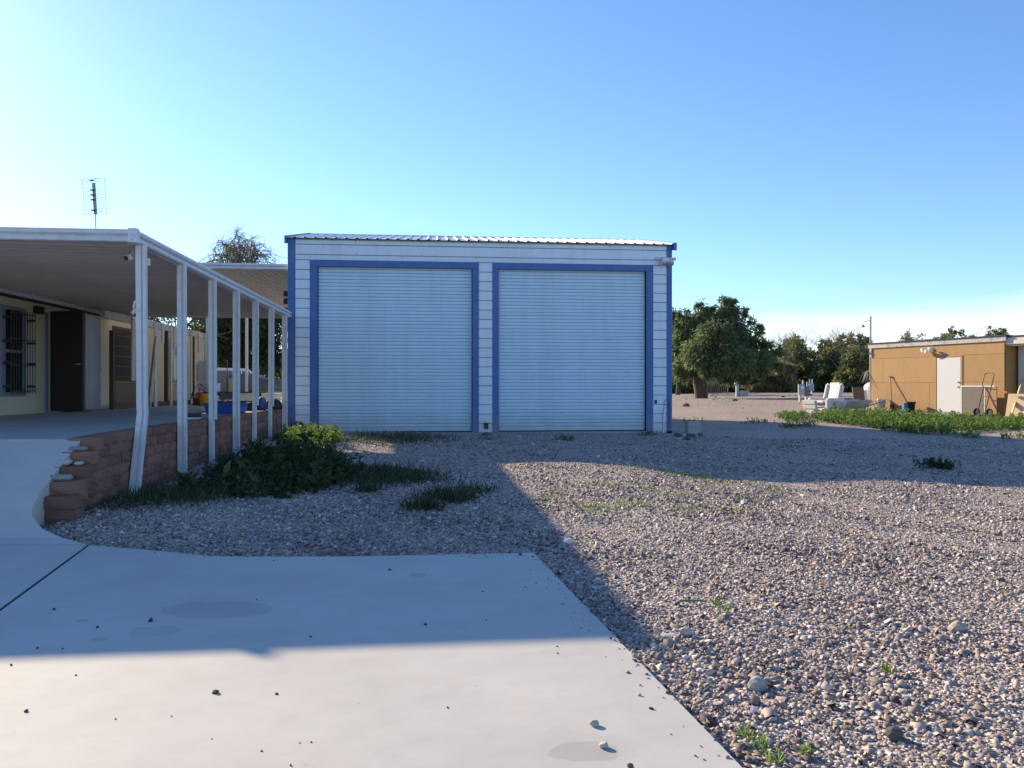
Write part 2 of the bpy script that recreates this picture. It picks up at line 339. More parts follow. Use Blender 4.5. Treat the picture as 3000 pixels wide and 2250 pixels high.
# ================================================================== ground
CP = [(0,-5,-.05),(-6,0,-.05),(5,-3,-.06),(0,2,-.05),(3,4,-.05),(1.5,7.5,-.05),(-2,7.5,-.05),(6,5,-.10),(-3.2,6.8,-.10),(-2.5,7.0,-.06),(-3.95,7.2,-.15),(-4.3,7.8,-.15),(-3.35,7.6,.02),(-3.5,7.95,.09),(-5,6.9,-.2),(-5.2,7.8,-.2),(-7,7,-.2),(-5.5,9,-.2),(-4.4,7.2,-.15),(-3.5,8.4,.11),(-4.3,8.5,-.1),(-3.3,9.2,.06),
      (-3.3,10.5,-.02),(-3.3,14,.08),(-3.3,18,.17),(-3.3,21,.2),(-2.8,21.2,.13),(1,21.2,.10),(6.5,21.2,.05),(8,22,.06),(-1,14,.04),(0,17,.07),
      (10,12,-.2),(14,13,-.2),(6,12,-.10),(4.6,12.4,-.06),(2.8,12.4,.06),(1.2,12.3,.02),(8,8,-.16),(12,17,-.05),(18,14,-.15),(6,17,.0),(9,19,-.02),
      (13,31,.38),(17,27,.36),(12,27,.30),(9,26,.2),(8,30,.25),(18,22,.15),(22,24,.3),(22,32,.4),
      (-6,24,.30),(-8,28,.35),(-6,33,.4),(-12,36,.4),(0,34,.35),(-3,28,.3),
      (0,50,.5),(30,50,.55),(15,45,.5),(-30,50,.5),(0,75,.7),(40,75,.7),(-40,75,.7),(70,110,.85),(0,120,.85),(-70,110,.85),(0,200,.95),(120,200,.95),(-120,200,.95),(200,60,.8),(-200,60,.8)]
CPA = np.array(CP, float)
def gz(x, y):
    x = np.asarray(x, float); y = np.asarray(y, float); sh = x.shape
    x = x.ravel(); y = y.ravel(); out = np.zeros(len(x))
    for i in range(0, len(x), 20000):
        d2 = (x[i:i+20000, None] - CPA[None, :, 0])**2 + (y[i:i+20000, None] - CPA[None, :, 1])**2
        w = 1.0 / (d2 + 0.30)**1.9; out[i:i+20000] = (w * CPA[None, :, 2]).sum(1) / w.sum(1)
    xs, ys = x, y
    out += 0.012 * np.sin(xs*2.1 + 1.3*np.sin(ys*1.1)) * np.sin(ys*1.7 + 0.6) * (ys < 60) + 0.006*np.sin(xs*5.3 + ys*2.2)*np.sin(ys*4.9 - xs*1.1)*(ys < 40)
    return out.reshape(sh)
def g1(x, y): return float(gz(np.array([x]), np.array([y]))[0])
def axis(a, b, fa, fb, fine, grow=1.22):
    v = list(np.arange(fa, fb + 1e-6, fine)); s = fine; p = v[-1]
    while p < b: s *= grow; p += s; v.append(min(p, b))
    s = fine; p = v[0]; lo = []
    while p > a: s *= grow; p -= s; lo.append(max(p, a))
    return np.array(lo[::-1] + v)
gxs = axis(-600, 600, -11, 20, 0.2); gys = axis(-60, 900, 0.5, 33, 0.2)
GX, GYY = np.meshgrid(gxs, gys); GZZ = gz(GX, GYY)
nx, ny = len(gxs), len(gys); idx = np.arange(nx * ny).reshape(ny, nx)
Q = np.stack([idx[:-1,:-1], idx[:-1,1:], idx[1:,1:], idx[1:,:-1]], -1).reshape(-1, 4)
tag(link('ground', np_mesh('ground', np.stack([GX, GYY, GZZ], -1).reshape(-1, 3), Q, M['ground'], smooth=True)), kind='structure')

# ------------------------------------------------------------------ concrete
def st_(px, py, w, h, amt, ang=0.0, seed=0.0):
    c = onz(px, py, 0); return (c.x, c.y, w, h, ang, amt, seed)
STAINS = [st_(650, 1785, 0.36, 0.20, 0.34, -0.1, 0.3), st_(455, 1850, 0.15, 0.10, 0.25, 0, 1.1), st_(1712, 2200, 0.135, 0.085, 0.42, 0, 2.3),
          st_(295, 1872, 0.05, 0.03, 0.4), st_(1225, 1685, 0.07, 0.06, 0.35, 0, 1.7), st_(240, 1818, .04, .03, .35), st_(1500, 2210, .5, .22, .10, 0, .8)]
M['concrete'] = mat_concrete('driveway_concrete', (0.52, 0.505, 0.475), STAINS)
M['patio_conc'] = mat_concrete('patio_concrete', (0.40, 0.40, 0.40))
def slab(name, poly, z0, z1, mat, parent=None, bev=0.012):
    mb = MB(); mb.prism([(p[0], p[1]) for p in poly], z0, z1, 'z'); return mb.build(name, mat, parent, bev=bev)
def c2(px, py, z=0.0): p = onz(px, py, z); return (p.x, p.y)
drive = thing('driveway', (0, 0, 0), None, None); tag(drive, kind='structure')
E0, E1 = Vector(c2(1566, 1618)), Vector(c2(2186, 2250)); EB = E1 + (E1 - E0) * 1.6
J0, J1 = Vector(c2(258, 1596)), Vector(c2(0, 1784)); JB = J1 + (J1 - J0) * 4.0
jn = (J1 - J0).normalized(); jn = Vector((-jn.y, jn.x)) * 0.008
slab_pts = [tuple(E0), c2(1420, 1621), c2(1200, 1626), c2(1000, 1629), c2(800, 1630), c2(620, 1628), c2(480, 1614), c2(350, 1603), tuple(J0 + jn)]
rightpoly = slab_pts + [tuple(JB + jn), (JB.x, -6.0), (EB.x, -6.0), tuple(EB)]
slab('slab', rightpoly[::-1], -0.14, 0.0, M['concrete'], drive)
jf = MB().beam((J0.x, J0.y, -.03), (JB.x, JB.y, -.03), .014, .05)
jf.build('expansion_joint', M['dark'], drive)
RE = [(263,1287,.80),(235,1292,.78),(185,1355,.58),(150,1405,.42),(132,1425,.36),(120,1442,.30),(100,1475,.19),(92,1495,.13),(98,1520,.08),(125,1550,.04),(180,1575,.015),(258,1595,0)]
def onramp(px, py):                                            # the ramp is one plane rising away from the driveway
    D = (1.38 + .516 * 7.0) / ((py - CY) / F + .516); z = .516 * (D - 7.0)
    return atd(px, py, D) if z > 0 else onz(px, py, 0)
REW = [onramp(p[0], p[1]) for p in RE]
for p in REW:
    if p.z > .3: p.x = min(p.x, -3.80)
def D_of(p): return p.x * st + p.y * ct
L_end = cw(-9.5, D_of(REW[-1]))
JB2 = JB - jn
leftpoly = [tuple(J0 - jn), (L_end.x, L_end.y + .0), (L_end.x, JB2.y), tuple(JB2)]
slab('slab', leftpoly, -0.14, 0.0, M['concrete'], drive)
# ramp up to the patio, in two bays with joints
ramp = thing('ramp', (0, 0, 0), None, None); tag(ramp, kind='structure')
def ramp_bay(pts, lo=0.0):
    mb = MB(); n = len(pts)
    top = []
    for p in pts:
        l = cw(-9.5, D_of(p)); l.z = p.z; top += [p, l]
    vs_ = top + [Vector((q.x, q.y, min(q.z - 0.14, -0.05) if i % 2 == 0 else -0.2)) for i, q in enumerate(top)]
    m = 2 * n; fs = []
    for i in range(n - 1):
        a, b, c, d = 2*i, 2*i+1, 2*i+3, 2*i+2
        fs += [(a, b, c, d), (m+d, m+c, m+b, m+a), (a, d, m+d, m+a), (b, m+b, m+c, c)]
    fs += [(0, m, m+1, 1), (m-2, m-1, 2*m-1, 2*m-2)]
    mb.add(vs_, fs); return mb.build('slab', M['concrete'], ramp)
cut = 5
mid = REW[4].lerp(REW[5], 0.03)
ramp_bay([REW[0].lerp(REW[1], .1)] + REW[1:cut])
ramp_bay([mid] + REW[cut:-1] + [REW[-1].lerp(REW[-2], .06)])
WX = -3.82                                                     # face of the retaining wall
PZ = 0.80
patio = [(WX - .2, REW[0].y + .02), (WX - .2, 24.5), (-8.6, 24.5), (-8.6, 27.5), (-20, 27.5), (-20, cw(-9.5, D_of(REW[0])).y - .9), tuple(cw(-9.5, D_of(REW[0]) + .008).to_2d())]
tag(slab('patio', patio[::-1], -0.3, PZ, M['patio_conc']), kind='structure')

# ------------------------------------------------------------------ gravel
def inpoly(px, py, poly):
    c = np.zeros(len(px), bool); n = len(poly)
    for i in range(n):
        x0, y0 = poly[i]; x1, y1 = poly[(i + 1) % n]
        if y0 == y1: continue
        c ^= ((y0 > py) != (y1 > py)) & (px < (x1 - x0) * (py - y0) / (y1 - y0) + x0)
    return c
ramppoly = [(p.x, p.y) for p in REW] + [(L_end.x, L_end.y), (-20, L_end.y), (-20, REW[0].y)]
BLOCKED = [rightpoly, leftpoly, ramppoly, [(WX + .22, 8.15), (WX + .02, 10), (WX, 26), (-20, 26), (-20, 8.15)], [(-3.9, 21.62), (6.8, 21.62), (6.8, 30), (-3.9, 30)]]
def stones_mesh(name, P, rad, tint, mat, flat=0.62):
    n = len(P); base = np.array([(-1,-1,-1),(1,-1,-1),(1,1,-1),(-1,1,-1),(-1,-1,1),(1,-1,1),(1,1,1),(-1,1,1)], float) * 0.62
    V = base[None] * (1 + rng.uniform(-.42, .38, (n, 8, 3)))
    top = (base[:, 2] > 0); V[:, top, :2] *= rng.uniform(.35, .95, (n, 1, 1))
    V *= np.stack([rng.uniform(.8, 1.45, n), rng.uniform(.7, 1.1, n), rng.uniform(.36, .80, n)], -1)[:, None]
    q = rng.normal(size=(n, 4)); q[:, 1:3] *= 0.32; q /= np.linalg.norm(q, axis=1, keepdims=True)
    w, x, y, z = q.T
    Rm = np.stack([1-2*(y*y+z*z), 2*(x*y-z*w), 2*(x*z+y*w), 2*(x*y+z*w), 1-2*(x*x+z*z), 2*(y*z-x*w), 2*(x*z-y*w), 2*(y*z+x*w), 1-2*(x*x+y*y)], -1).reshape(n, 3, 3)
    V = np.einsum('nij,nkj->nki', Rm, V) * rad[:, None, None] + P[:, None]
    fq = np.array([(4,5,6,7),(0,1,5,4),(1,2,6,5),(2,3,7,6),(3,0,4,7)])
    Qs = (np.arange(n) * 8)[:, None, None] + fq[None]
    return np_mesh(name, V.reshape(-1, 3), Qs.reshape(-1, 4), mat, np.repeat(tint, 8))
Xs, Ds = [], []
for D in np.arange(2.4, 20.5, 0.4):
    import os
    rho = (3000 if not os.environ.get('NOG') else 2) * min(1, (4.8 / D) ** 1.55); n = int(rho * 1.40 * D * 0.4)
    d = rng.uniform(D, D + .4, n); Ds.append(d); Xs.append(rng.uniform(-.70, .70, n) * d)
d = np.concatenate(Ds); X = np.concatenate(Xs); wx = X * ct + d * st; wy = -X * st + d * ct
ok = np.ones(len(wx), bool)
for p in BLOCKED: ok &= ~inpoly(wx, wy, p)
wx, wy, d = wx[ok], wy[ok], d[ok]
pn = np.sin(wx * 1.7 + 2.1 * np.sin(wy * .9)) * np.sin(wy * 1.3 + 1.2 * np.sin(wx * 1.1)) + .5 * np.sin(wx * 4.1 + wy * 2.7)
keep = rng.random(len(wx)) < np.clip(.95 - .30 * pn, .45, 1); wx, wy, d, pn = wx[keep], wy[keep], d[keep], pn[keep]
rad = np.clip(rng.lognormal(math.log(0.0112), .42, len(wx)), .005, .034) * (1 + .10 * (d > 8)) * (1 - .10 * pn)
big = rng.random(len(wx)) < 0.004; rad[big] *= rng.uniform(1.4, 2.0, big.sum())
tint = np.clip(rng.beta(1.9, 2.5, len(wx)) + .07 * pn, 0, .93); lite = rng.random(len(wx)) < .035; tint[lite] = rng.uniform(.9, 1, lite.sum())
P = np.stack([wx, wy, gz(wx, wy) + rad * rng.uniform(-.1, .35, len(wx))], -1)
# a few chips kicked onto the edge of the slab
ed = [Vector(EB)] + [Vector(q) for q in slab_pts]; ex = []
for a_, b_ in zip(ed[:-1], ed[1:]):
    L = (b_ - a_).length; nrm_ = Vector((-(b_ - a_).y, (b_ - a_).x)).normalized()
    for _ in range(int(L * 26)):
        q = a_.lerp(b_, random.random()) + nrm_ * (random.random() ** 3 * .16 + .008)
        ex.append((q.x, q.y))
ex = np.array(ex); er = np.clip(rng.lognormal(math.log(.0075), .4, len(ex)), .004, .018)
P = np.concatenate([P, np.column_stack([ex, er * .3])]); rad = np.concatenate([rad, er]); tint = np.concatenate([tint, rng.beta(1.7, 2.3, len(ex)) * .9])
tag(link('gravel', stones_mesh('gravel', P, rad, tint, M['stone'])), 'loose crushed gravel in pinkish grey covering the yard', 'gravel', kind='stuff')

# ================================================================== garage
GY = 21.7
def gp(px, py): return ony(px, py, GY)
xL, xR = gp(843, 1000).x, gp(1968, 1000).x
zE = 5.39; zB = 0.06; zDoor = 0.125
gar = thing('garage', ((xL + xR) / 2, GY, zB), 'white garage with blue trim and two tall roller doors', 'garage')
GO = gar.location
def gb(mb, name, mat, parent=None, **k): return mb.build(name, mat, parent or gar, off=GO, **k)
dxs = [gp(p, 1000).x for p in (866, 908, 930, 1384, 1403, 1442, 1461, 1893, 1913, 1952)]
tl, a0, a1, a2, a3, b0, b1, b2, b3, tr = dxs
zFo = 4.80; zFi = 4.62                                           # door frame: outer and inner top
GD = 8.0; zR = 6.235; RY = GY + GD / 2
# core walls behind the siding
w = MB(); w.box(xL + .02, a1, GY + .03, GY + .16, zB, zFi); w.box(a2, b1, GY + .03, GY + .16, zB, zFi); w.box(b2, xR - .02, GY + .03, GY + .16, zB, zFi)
w.box(xL + .02, xR - .02, GY + .03, GY + .16, zFi + .002, zE - .03)
gb(w, 'front_wall', M['cinder'])
for x0, x1 in ((xL + .02, xL + .16), (xR - .16, xR - .02)):
    gb(MB().prism([(GY + .162, zB), (GY + GD, zB), (GY + GD, zE - .04), (RY, zR - .06), (GY + .162, zE - .04)], x0, x1, 'x'), 'side_wall', M['siding'])
gb(MB().box(xL + .162, xR - .162, GY + GD - .14, GY + GD - .002, zB, zE - .05), 'back_wall', M['siding'])
gb(MB().box(xL + .165, xR - .165, GY + .5, GY + .52, zB, zFi + .3), 'dark_backing', M['dark'])  # near-black sheet behind the doors, the dark of the inside put into colour
gb(MB().box(xL + .01, xR - .01, GY - .03, GY + GD - .2, zB - .3, zB + .045), 'floor_slab', M['cinder'])
def board_mesh(x0, x1, h):
    mb = MB(); mb.prism([(-.002, .0), (-.022, .002), (-.024, .02), (-.018, h - .026), (-.008, h - .014), (.028, h - .014), (.028, 0)], 0, x1 - x0, 'x')
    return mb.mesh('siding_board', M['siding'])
bh = 0.262; zt = zFo
for x0, x1 in ((tl, a0), (a3, b0), (b3, tr)):
    me = board_mesh(x0, x1, bh); z = zt - bh
    while z > zB - 0.1:
        zz = max(z, zB); o = link('siding_board', me, gar, Vector((x0, GY, zz)) - GO)
        if zz > z + .001: o.scale.z = (z + bh - zz) / bh
        z -= bh
hs = (zE - .035 - zFo) / 3
for i, hh in enumerate((hs * .8, hs * 1.5, hs * .7)):
    me = board_mesh(tl, tr, hh); link('siding_board', me, gar, Vector((tl, GY, zFo + (0, hs * .8, hs * 2.3)[i])) - GO)
for x0, x1 in ((xL, tl), (tr, xR)):
    mb = MB(); mb.box(x0, x1, GY - .030, GY + .028, zB - .02, zE - .03); s = x0 if x0 == xL else x1
    if x0 == xL: mb.box(x0 - .004, x0 + .018, GY + .0285, GY + .24, zB - .02, zE - .05)
    else: mb.box(x1 - .018, x1 + .004, GY + .0285, GY + .24, zB - .02, zE - .05)
    gb(mb, 'corner_trim', M['blue_trim'], bev=.004)
for k_, (o0, i0, i1, o1) in enumerate(((a0, a1, a2, a3), (b0, b1, b2, b3))):
    fr = gb(MB().box(o0, o1, GY - .036, GY + .10, zFi, zFo), 'door_frame', M['blue_trim'], bev=.005)
    for x0, x1 in ((o0, i0), (i1, o1)):
        gb(MB().box(x0, x1, GY - .034, GY + .10, zB - .02, zFi - .002), 'jamb', M['blue_trim'], fr, bev=.005)
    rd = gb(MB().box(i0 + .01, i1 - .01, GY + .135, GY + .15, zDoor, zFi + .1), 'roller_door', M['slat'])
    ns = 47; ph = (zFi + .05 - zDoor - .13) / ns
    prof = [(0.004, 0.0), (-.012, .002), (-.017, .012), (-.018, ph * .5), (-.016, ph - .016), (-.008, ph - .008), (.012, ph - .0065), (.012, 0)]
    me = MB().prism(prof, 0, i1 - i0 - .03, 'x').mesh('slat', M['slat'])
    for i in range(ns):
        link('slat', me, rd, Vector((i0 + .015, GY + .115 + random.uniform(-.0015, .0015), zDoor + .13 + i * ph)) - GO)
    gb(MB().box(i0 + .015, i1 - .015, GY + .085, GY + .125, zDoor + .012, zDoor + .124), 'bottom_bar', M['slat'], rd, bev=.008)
    gb(MB().box(i0 + .015, i1 - .015, GY + .095, GY + .12, zDoor - .02, zDoor + .010), 'bottom_seal', M['black'], rd)
# roof: ribbed sheets on both slopes
ov = .14; npan = 13; pw = (xR - xL + .06) / npan
def sheet(name):
    pts = [];  rp = pw / 3
    for i in range(3):
        x = i * rp; pts += [(x, 0), (x + rp - .075, 0), (x + rp - .055, .032), (x + rp - .02, .032)]
    pts += [(pw - .0005, .0)]
    low = [(x, z - .006) for x, z in pts][::-1]; L = math.hypot(GD / 2 + ov, (zR - zE) * (GD / 2 + ov) / (GD / 2))
    return MB().prism(pts + low, 0, L, 'y').mesh(name, M['roof_metal'])
me = sheet('roof_panel'); pitch = math.atan2(zR - zE, GD / 2)
rf = gb(MB().prism([(GY, zE - .04), (RY, zR - .035), (GY + GD, zE - .04), (GY + GD, zE - .02), (RY, zR - .015), (GY, zE - .02)], xL + .03, xR - .03, 'x'), 'roof', M['galv'])
for i in range(npan):
    x = xL - .03 + i * pw
    link('roof_panel', me, rf, Vector((x, GY - ov, zE - ov * math.tan(pitch) + .01)) - GO, (pitch, 0, 0))
    link('roof_panel', me, rf, Vector((x + pw, GY + GD + ov, zE - ov * math.tan(pitch) + .01)) - GO, (pitch, 0, math.pi))
gb(MB().prism([(RY - .16, zR - .012), (RY, zR + .045), (RY + .16, zR - .012), (RY, zR + .052)], xL - .03, xR + .03, 'x'), 'ridge_cap', M['roof_metal'], rf)
for x0, x1 in ((xL - .062, xL - .002), (xR + .002, xR + .095)):
    for sgn in (-1, 1):
        y0 = RY + sgn * (GD / 2 + ov + .03); z0 = zE - ov * math.tan(pitch)
        gb(MB().prism([(y0, z0 - .16), (RY - sgn*.0005, zR - .15), (RY - sgn*.0005, zR + .06), (y0, z0 + .055)], x0, x1, 'x'), 'rake_trim', M['blue_trim'], rf)
# pet flap, vents, conduit, hose
fl = gp(1424, 1249); m1 = MB().box(fl.x - .055, fl.x + .06, GY - .05, GY - .022, fl.z - .07, fl.z + .08); m1.box(fl.x - .07, fl.x + .075, GY - .054, GY - .03, fl.z + .08, fl.z + .10)
gb(m1, 'vent_flap', M['black'], bev=.004)
fl = gp(1920, 1177); gb(MB().box(fl.x - .03, fl.x + .035, GY - .05, GY - .022, fl.z - .05, fl.z + .055), 'vent_flap', M['black'], bev=.004)
cb = gp(1942, 1265); ctp = gp(1945, 1188)
gb(MB().tube([(cb.x, GY - .05, zB), (cb.x + .02, GY - .05, ctp.z - .15), (ctp.x + .01, GY - .05, ctp.z)], .026, 8), 'conduit', M['white_plastic'])
gb(MB().tube([(ctp.x + .01, GY - .06, ctp.z), (ctp.x - .02, GY - .07, ctp.z + .10), (ctp.x + .07, GY - .07, ctp.z + .2), (ctp.x + .14, GY - .06, ctp.z + .1), (ctp.x + .13, GY - .05, ctp.z - .6)], .008, 6), 'cable', M['black'])
h0 = gp(850, 1242); h1 = gp(905, 1268)
gb(MB().tube([(h0.x, GY - .06, h0.z), (h0.x + .18, GY - .1, h0.z - .01), (h0.x + .38, GY - .12, h0.z - .1), (h1.x, GY - .15, zB + .08)], .012, 6), 'hose', M['black'])
for q in [(1042, 707), (1232, 712), (1045, 744), (1235, 748), (1788, 722), (1610, 757)]:
    p = gp(*q); gb(MB().lathe([(.0, 0), (.016, .0), (.014, .008), (0.0, .012)], 8, (0, 0, 0)), 'fixing_screw', M['black']).location = Vector((p.x, GY - .018, p.z)) - GO + Vector((0, 0, 0))
    bpy.context.scene.collection.objects[-1].rotation_euler = (R(90), 0, 0)
    bpy.context.scene.collection.objects[-1].data.transform(Matrix.Translation(GO))
# security floodlight
fp = gp(1948, 762)
fL = thing('floodlight', (fp.x, GY - .05, fp.z), 'white twin floodlight on a board at the top right of garage', 'floodlight')
MB().box(-.29, .30, -.02, .012, -.02, .065).build('mounting_board', M['timber'], fL, bev=.004)
MB().box(-.10, .08, -.08, -.022, -.05, .04).build('housing', M['white_plastic'], fL, bev=.01)
for s, a in ((-1, .3), (1, -.25)):
    lm = MB().lathe([(.025, .0), (.05, .03), (.085, .11), (.092, .15), (.08, .155)], 14).build('lamp_head', M['white_plastic'], fL, smooth=True, loc=(s * .13, -.07, -.06), rot=(R(115), 0, a))
    MB().lathe([(.0, .156), (.076, .157), (.07, .168), (.0, .176)], 14).build('lens', M['galv'], lm, smooth=True)
MB().lathe([(.03, 0), (.045, .02), (.04, .06), (.0, .075)], 12).build('motion_sensor', M['white_plastic'], fL, smooth=True, loc=(0, -.1, -.05), rot=(R(150), 0, 0))

# ================================================================== retaining wall
def block_mesh(L, H, Dp, seed):
    r = random.Random(seed); bm = bmesh.new(); n = 3
    vs_ = {}
    for i in range(n + 1):
        for j in range(n + 1):
            e = (i in (0, n)) or (j in (0, n))
            vs_[i, j] = bm.verts.new((-(Dp) + (0.012 if e else 0) + r.uniform(-.009, .009), L * (i / n - .5) * .985, H * j / n * .972))
    for i in range(n):
        for j in range(n): bm.faces.new((vs_[i, j], vs_[i, j+1], vs_[i+1, j+1], vs_[i+1, j]))
    bk = {k: bm.verts.new((0, vs_[k].co.y, vs_[k].co.z)) for k in ((0, 0), (n, 0), (0, n), (n, n))}
    bm.faces.new((bk[0,0], bk[n,0], bk[n,n], bk[0,n]))
    bm.faces.new([vs_[i, n] for i in range(n + 1)] + [bk[n, n], bk[0, n]])
    bm.faces.new([vs_[i, 0] for i in range(n, -1, -1)] + [bk[0, 0], bk[n, 0]])
    bm.faces.new([vs_[0, j] for j in range(n + 1)] + [bk[0, n], bk[0, 0]])
    bm.faces.new([vs_[n, j] for j in range(n, -1, -1)] + [bk[n, 0], bk[n, n]])
    bmesh.ops.recalc_face_normals(bm, faces=bm.faces)
    me = bpy.data.meshes.new('block'); bm.to_mesh(me); bm.free(); me.materials.append(M['block']); return me
BL, BH, BD = .302, .131, .2
bms = [block_mesh(BL, BH, BD, s) for s in range(6)]
rw = thing('retaining_wall', (WX, 8.6, -.1), 'red split-face block retaining wall holding up the patio', 'retaining wall')
for j in range(7):
    z = -.1 + j * BH
    # the return block at the near end faces the driveway
    xr, yr = ((-3.80, 8.16), (-3.80, 8.15), (-3.82, 8.14), (-3.84, 8.27), (-3.86, 8.48), (-3.89, 8.72), (-3.93, 8.95))[j]
    ys = yr
    for q in range(1):
        link('block', random.choice(bms), rw, (xr + .15 - WX + q * .04 - .155 * q * 0, yr + .2 - 8.6 - q * .0 if q == 0 else yr + .39 - 8.6, z + .1), (0, 0, R(90 + random.uniform(-4, 4))))
    y = ys + .205 + (BL * .5 if j % 2 == 0 else BL * .02)
    while y < 21.3:
        if z + BH > g1(WX + .05, y) - .03 or j > 2:
            link('block', random.choice(bms), rw, (-BD + max(0, 10 - y) * .10 + random.uniform(-.006, .006), y - 8.6, z + .1), (0, 0, math.pi + R(random.uniform(-1.2, 1.2)) - (.10 if y < 10 else 0)))
        y += BL
for nm, px, py, D, w_, h_, a, lab in (('cap_stone', -3.77, 8.84, .71, .23, .045, .1, 'flat grey cap stone, uppermost of the loose stones on the wall end'),
        ('broken_stone', -3.80, 8.60, .585, .17, .05, -.1, 'pale chipped stone near the top of the stepped wall end'),
        ('broken_stone', -3.66, 8.60, .575, .11, .035, .1, 'small grey broken stone right of the pale chipped one'),
        ('cap_stone', -3.74, 8.375, .455, .29, .055, -.12, 'long rounded grey cap stone lowest on the stepped wall end')):
    p = Vector((px, py, D)); mb = MB(); n = 10
    ring = [(w_ / 2 * .82 * math.copysign(abs(math.cos(t)) ** .6, math.cos(t)) * random.uniform(.9, 1.05), .07 * math.copysign(abs(math.sin(t)) ** .6, math.sin(t)) * random.uniform(.85, 1.1)) for t in [2 * math.pi * k / n for k in range(n)]]
    mb.prism(ring, -h_ / 2, h_ / 2, 'z')
    o = mb.build(nm, M['cap_grey'] if nm == 'cap_stone' else M['rock'], bev=.012, segs=2, smooth=True); o.location = p; o.rotation_euler = (0, 0, a); tag(o, lab, 'stone')

# ================================================================== patio cover
PXE = -3.78; PY0, PY1 = 10.43, 21.45; FZ0, FZ1 = 3.205, 3.37
pc = thing('patio_cover', (PXE, PY0, PZ), 'white aluminium patio cover on seven posts beside the retaining wall', 'patio cover')
PO = pc.location
def pb(mb, name, mat, parent=None, **k): return mb.build(name, mat, parent or pc, off=PO, **k)
fpr = [(0, 0), (.035, .0), (.058, .012), (.064, .035), (.050, .062), (.022, .074), (.022, .082), (.045, .090), (.066, .106), (.068, .138), (.050, .158), (.03, .165), (.0, .165)]
pb(MB().prism([(PY0 - a, FZ0 + b) for a, b in fpr], -12.5, PXE - .03, 'x'), 'fascia', M['white_metal'])
pb(MB().prism([(PXE + a, FZ0 + b) for a, b in fpr], PY0 + .03, PY1, 'y'), 'fascia', M['white_metal'])
cc_ = MB().box(PXE - .05, PXE + .064, PY0 - .064, PY0 + .05, FZ0 - .008, FZ1 + .012)
cap = pb(cc_, 'corner_cap', M['white_metal'], bev=.008)
for dx, dz in ((.01, .10), (.035, .07), (.01, .03)):
    pb(MB().lathe([(.006, 0), (.006, .006), (0, .007)], 8, (0, 0, 0)), 'screw', M['galv'], cap, rot=(R(90), 0, 0)).location = Vector((PXE + dx, PY0 - .066, FZ0 + dz)) - PO
    o = col.objects[-1]; o.data.transform(Matrix.Translation(PO))
pb(MB().box(-5.90, -5.80, PY0 - .066, PY0 + .02, FZ0 - .01, FZ1 + .035), 'splice_plate', M['white_metal'])
# roof pans run from the house to the beam, each a channel with a folded lip
PW = .26; L_ = PXE + 12.4
pan = MB()
prof = [(0.009, 0), (.026, .0), (.034, .05), (PW * .5 - .012, .05), (PW * .5 - .008, .062), (PW * .5 + .008, .062), (PW * .5 + .012, .05), (PW - .034, .05), (PW - .026, .0), (PW - .009, .0), (PW - .009, .070), (0.009, .070)]
tilt = .010
vs_ = []; n = len(prof)
for xx in (0, L_): vs_ += [(xx, a, b - xx * tilt) for a, b in prof]
pan.add(vs_, [tuple(range(n))[::-1], tuple(range(n, 2*n))] + [(i, (i+1) % n, n + (i+1) % n, n + i) for i in range(n)])
pme = pan.mesh('roof_pan', M['pan'])
y = PY0 + .01
while y + PW < PY1:
    link('roof_pan', pme, pc, Vector((-12.4, y, FZ0 + .09 + .02)) - PO); y += PW
zz0 = FZ0 + .11 + .073; zz1 = zz0 - L_ * tilt
pb(MB().add([(-12.4, PY0, zz0), (PXE - .02, PY0, zz1), (PXE - .02, PY1 - .02, zz1), (-12.4, PY1 - .02, zz0), (-12.4, PY0, zz0 + .02), (PXE - .02, PY0, zz1 + .02), (PXE - .02, PY1 - .02, zz1 + .02), (-12.4, PY1 - .02, zz0 + .02)], [(0,3,2,1),(4,5,6,7),(0,1,5,4),(1,2,6,5),(2,3,7,6),(3,0,4,7)]), 'seam_backing', M['dark'])  # near-black plate added over the pans: darkens the seams, blocks light leaks
pb(MB().box(-12.4, PXE - .02, PY1 - .08, PY1 - .02, FZ0 - .02, FZ1 - .02), 'end_beam', M['white_metal'])
pb(MB().box(PXE - .10, PXE - .012, PY0 + .06, PY1 - .09, FZ0 - .012, FZ0 + .085), 'beam', M['white_metal'])
pb(MB().box(-8.38, -8.30, 12.0, PY1 - .1, FZ0 + .0, FZ0 + .12), 'ledger', M['white_metal'])
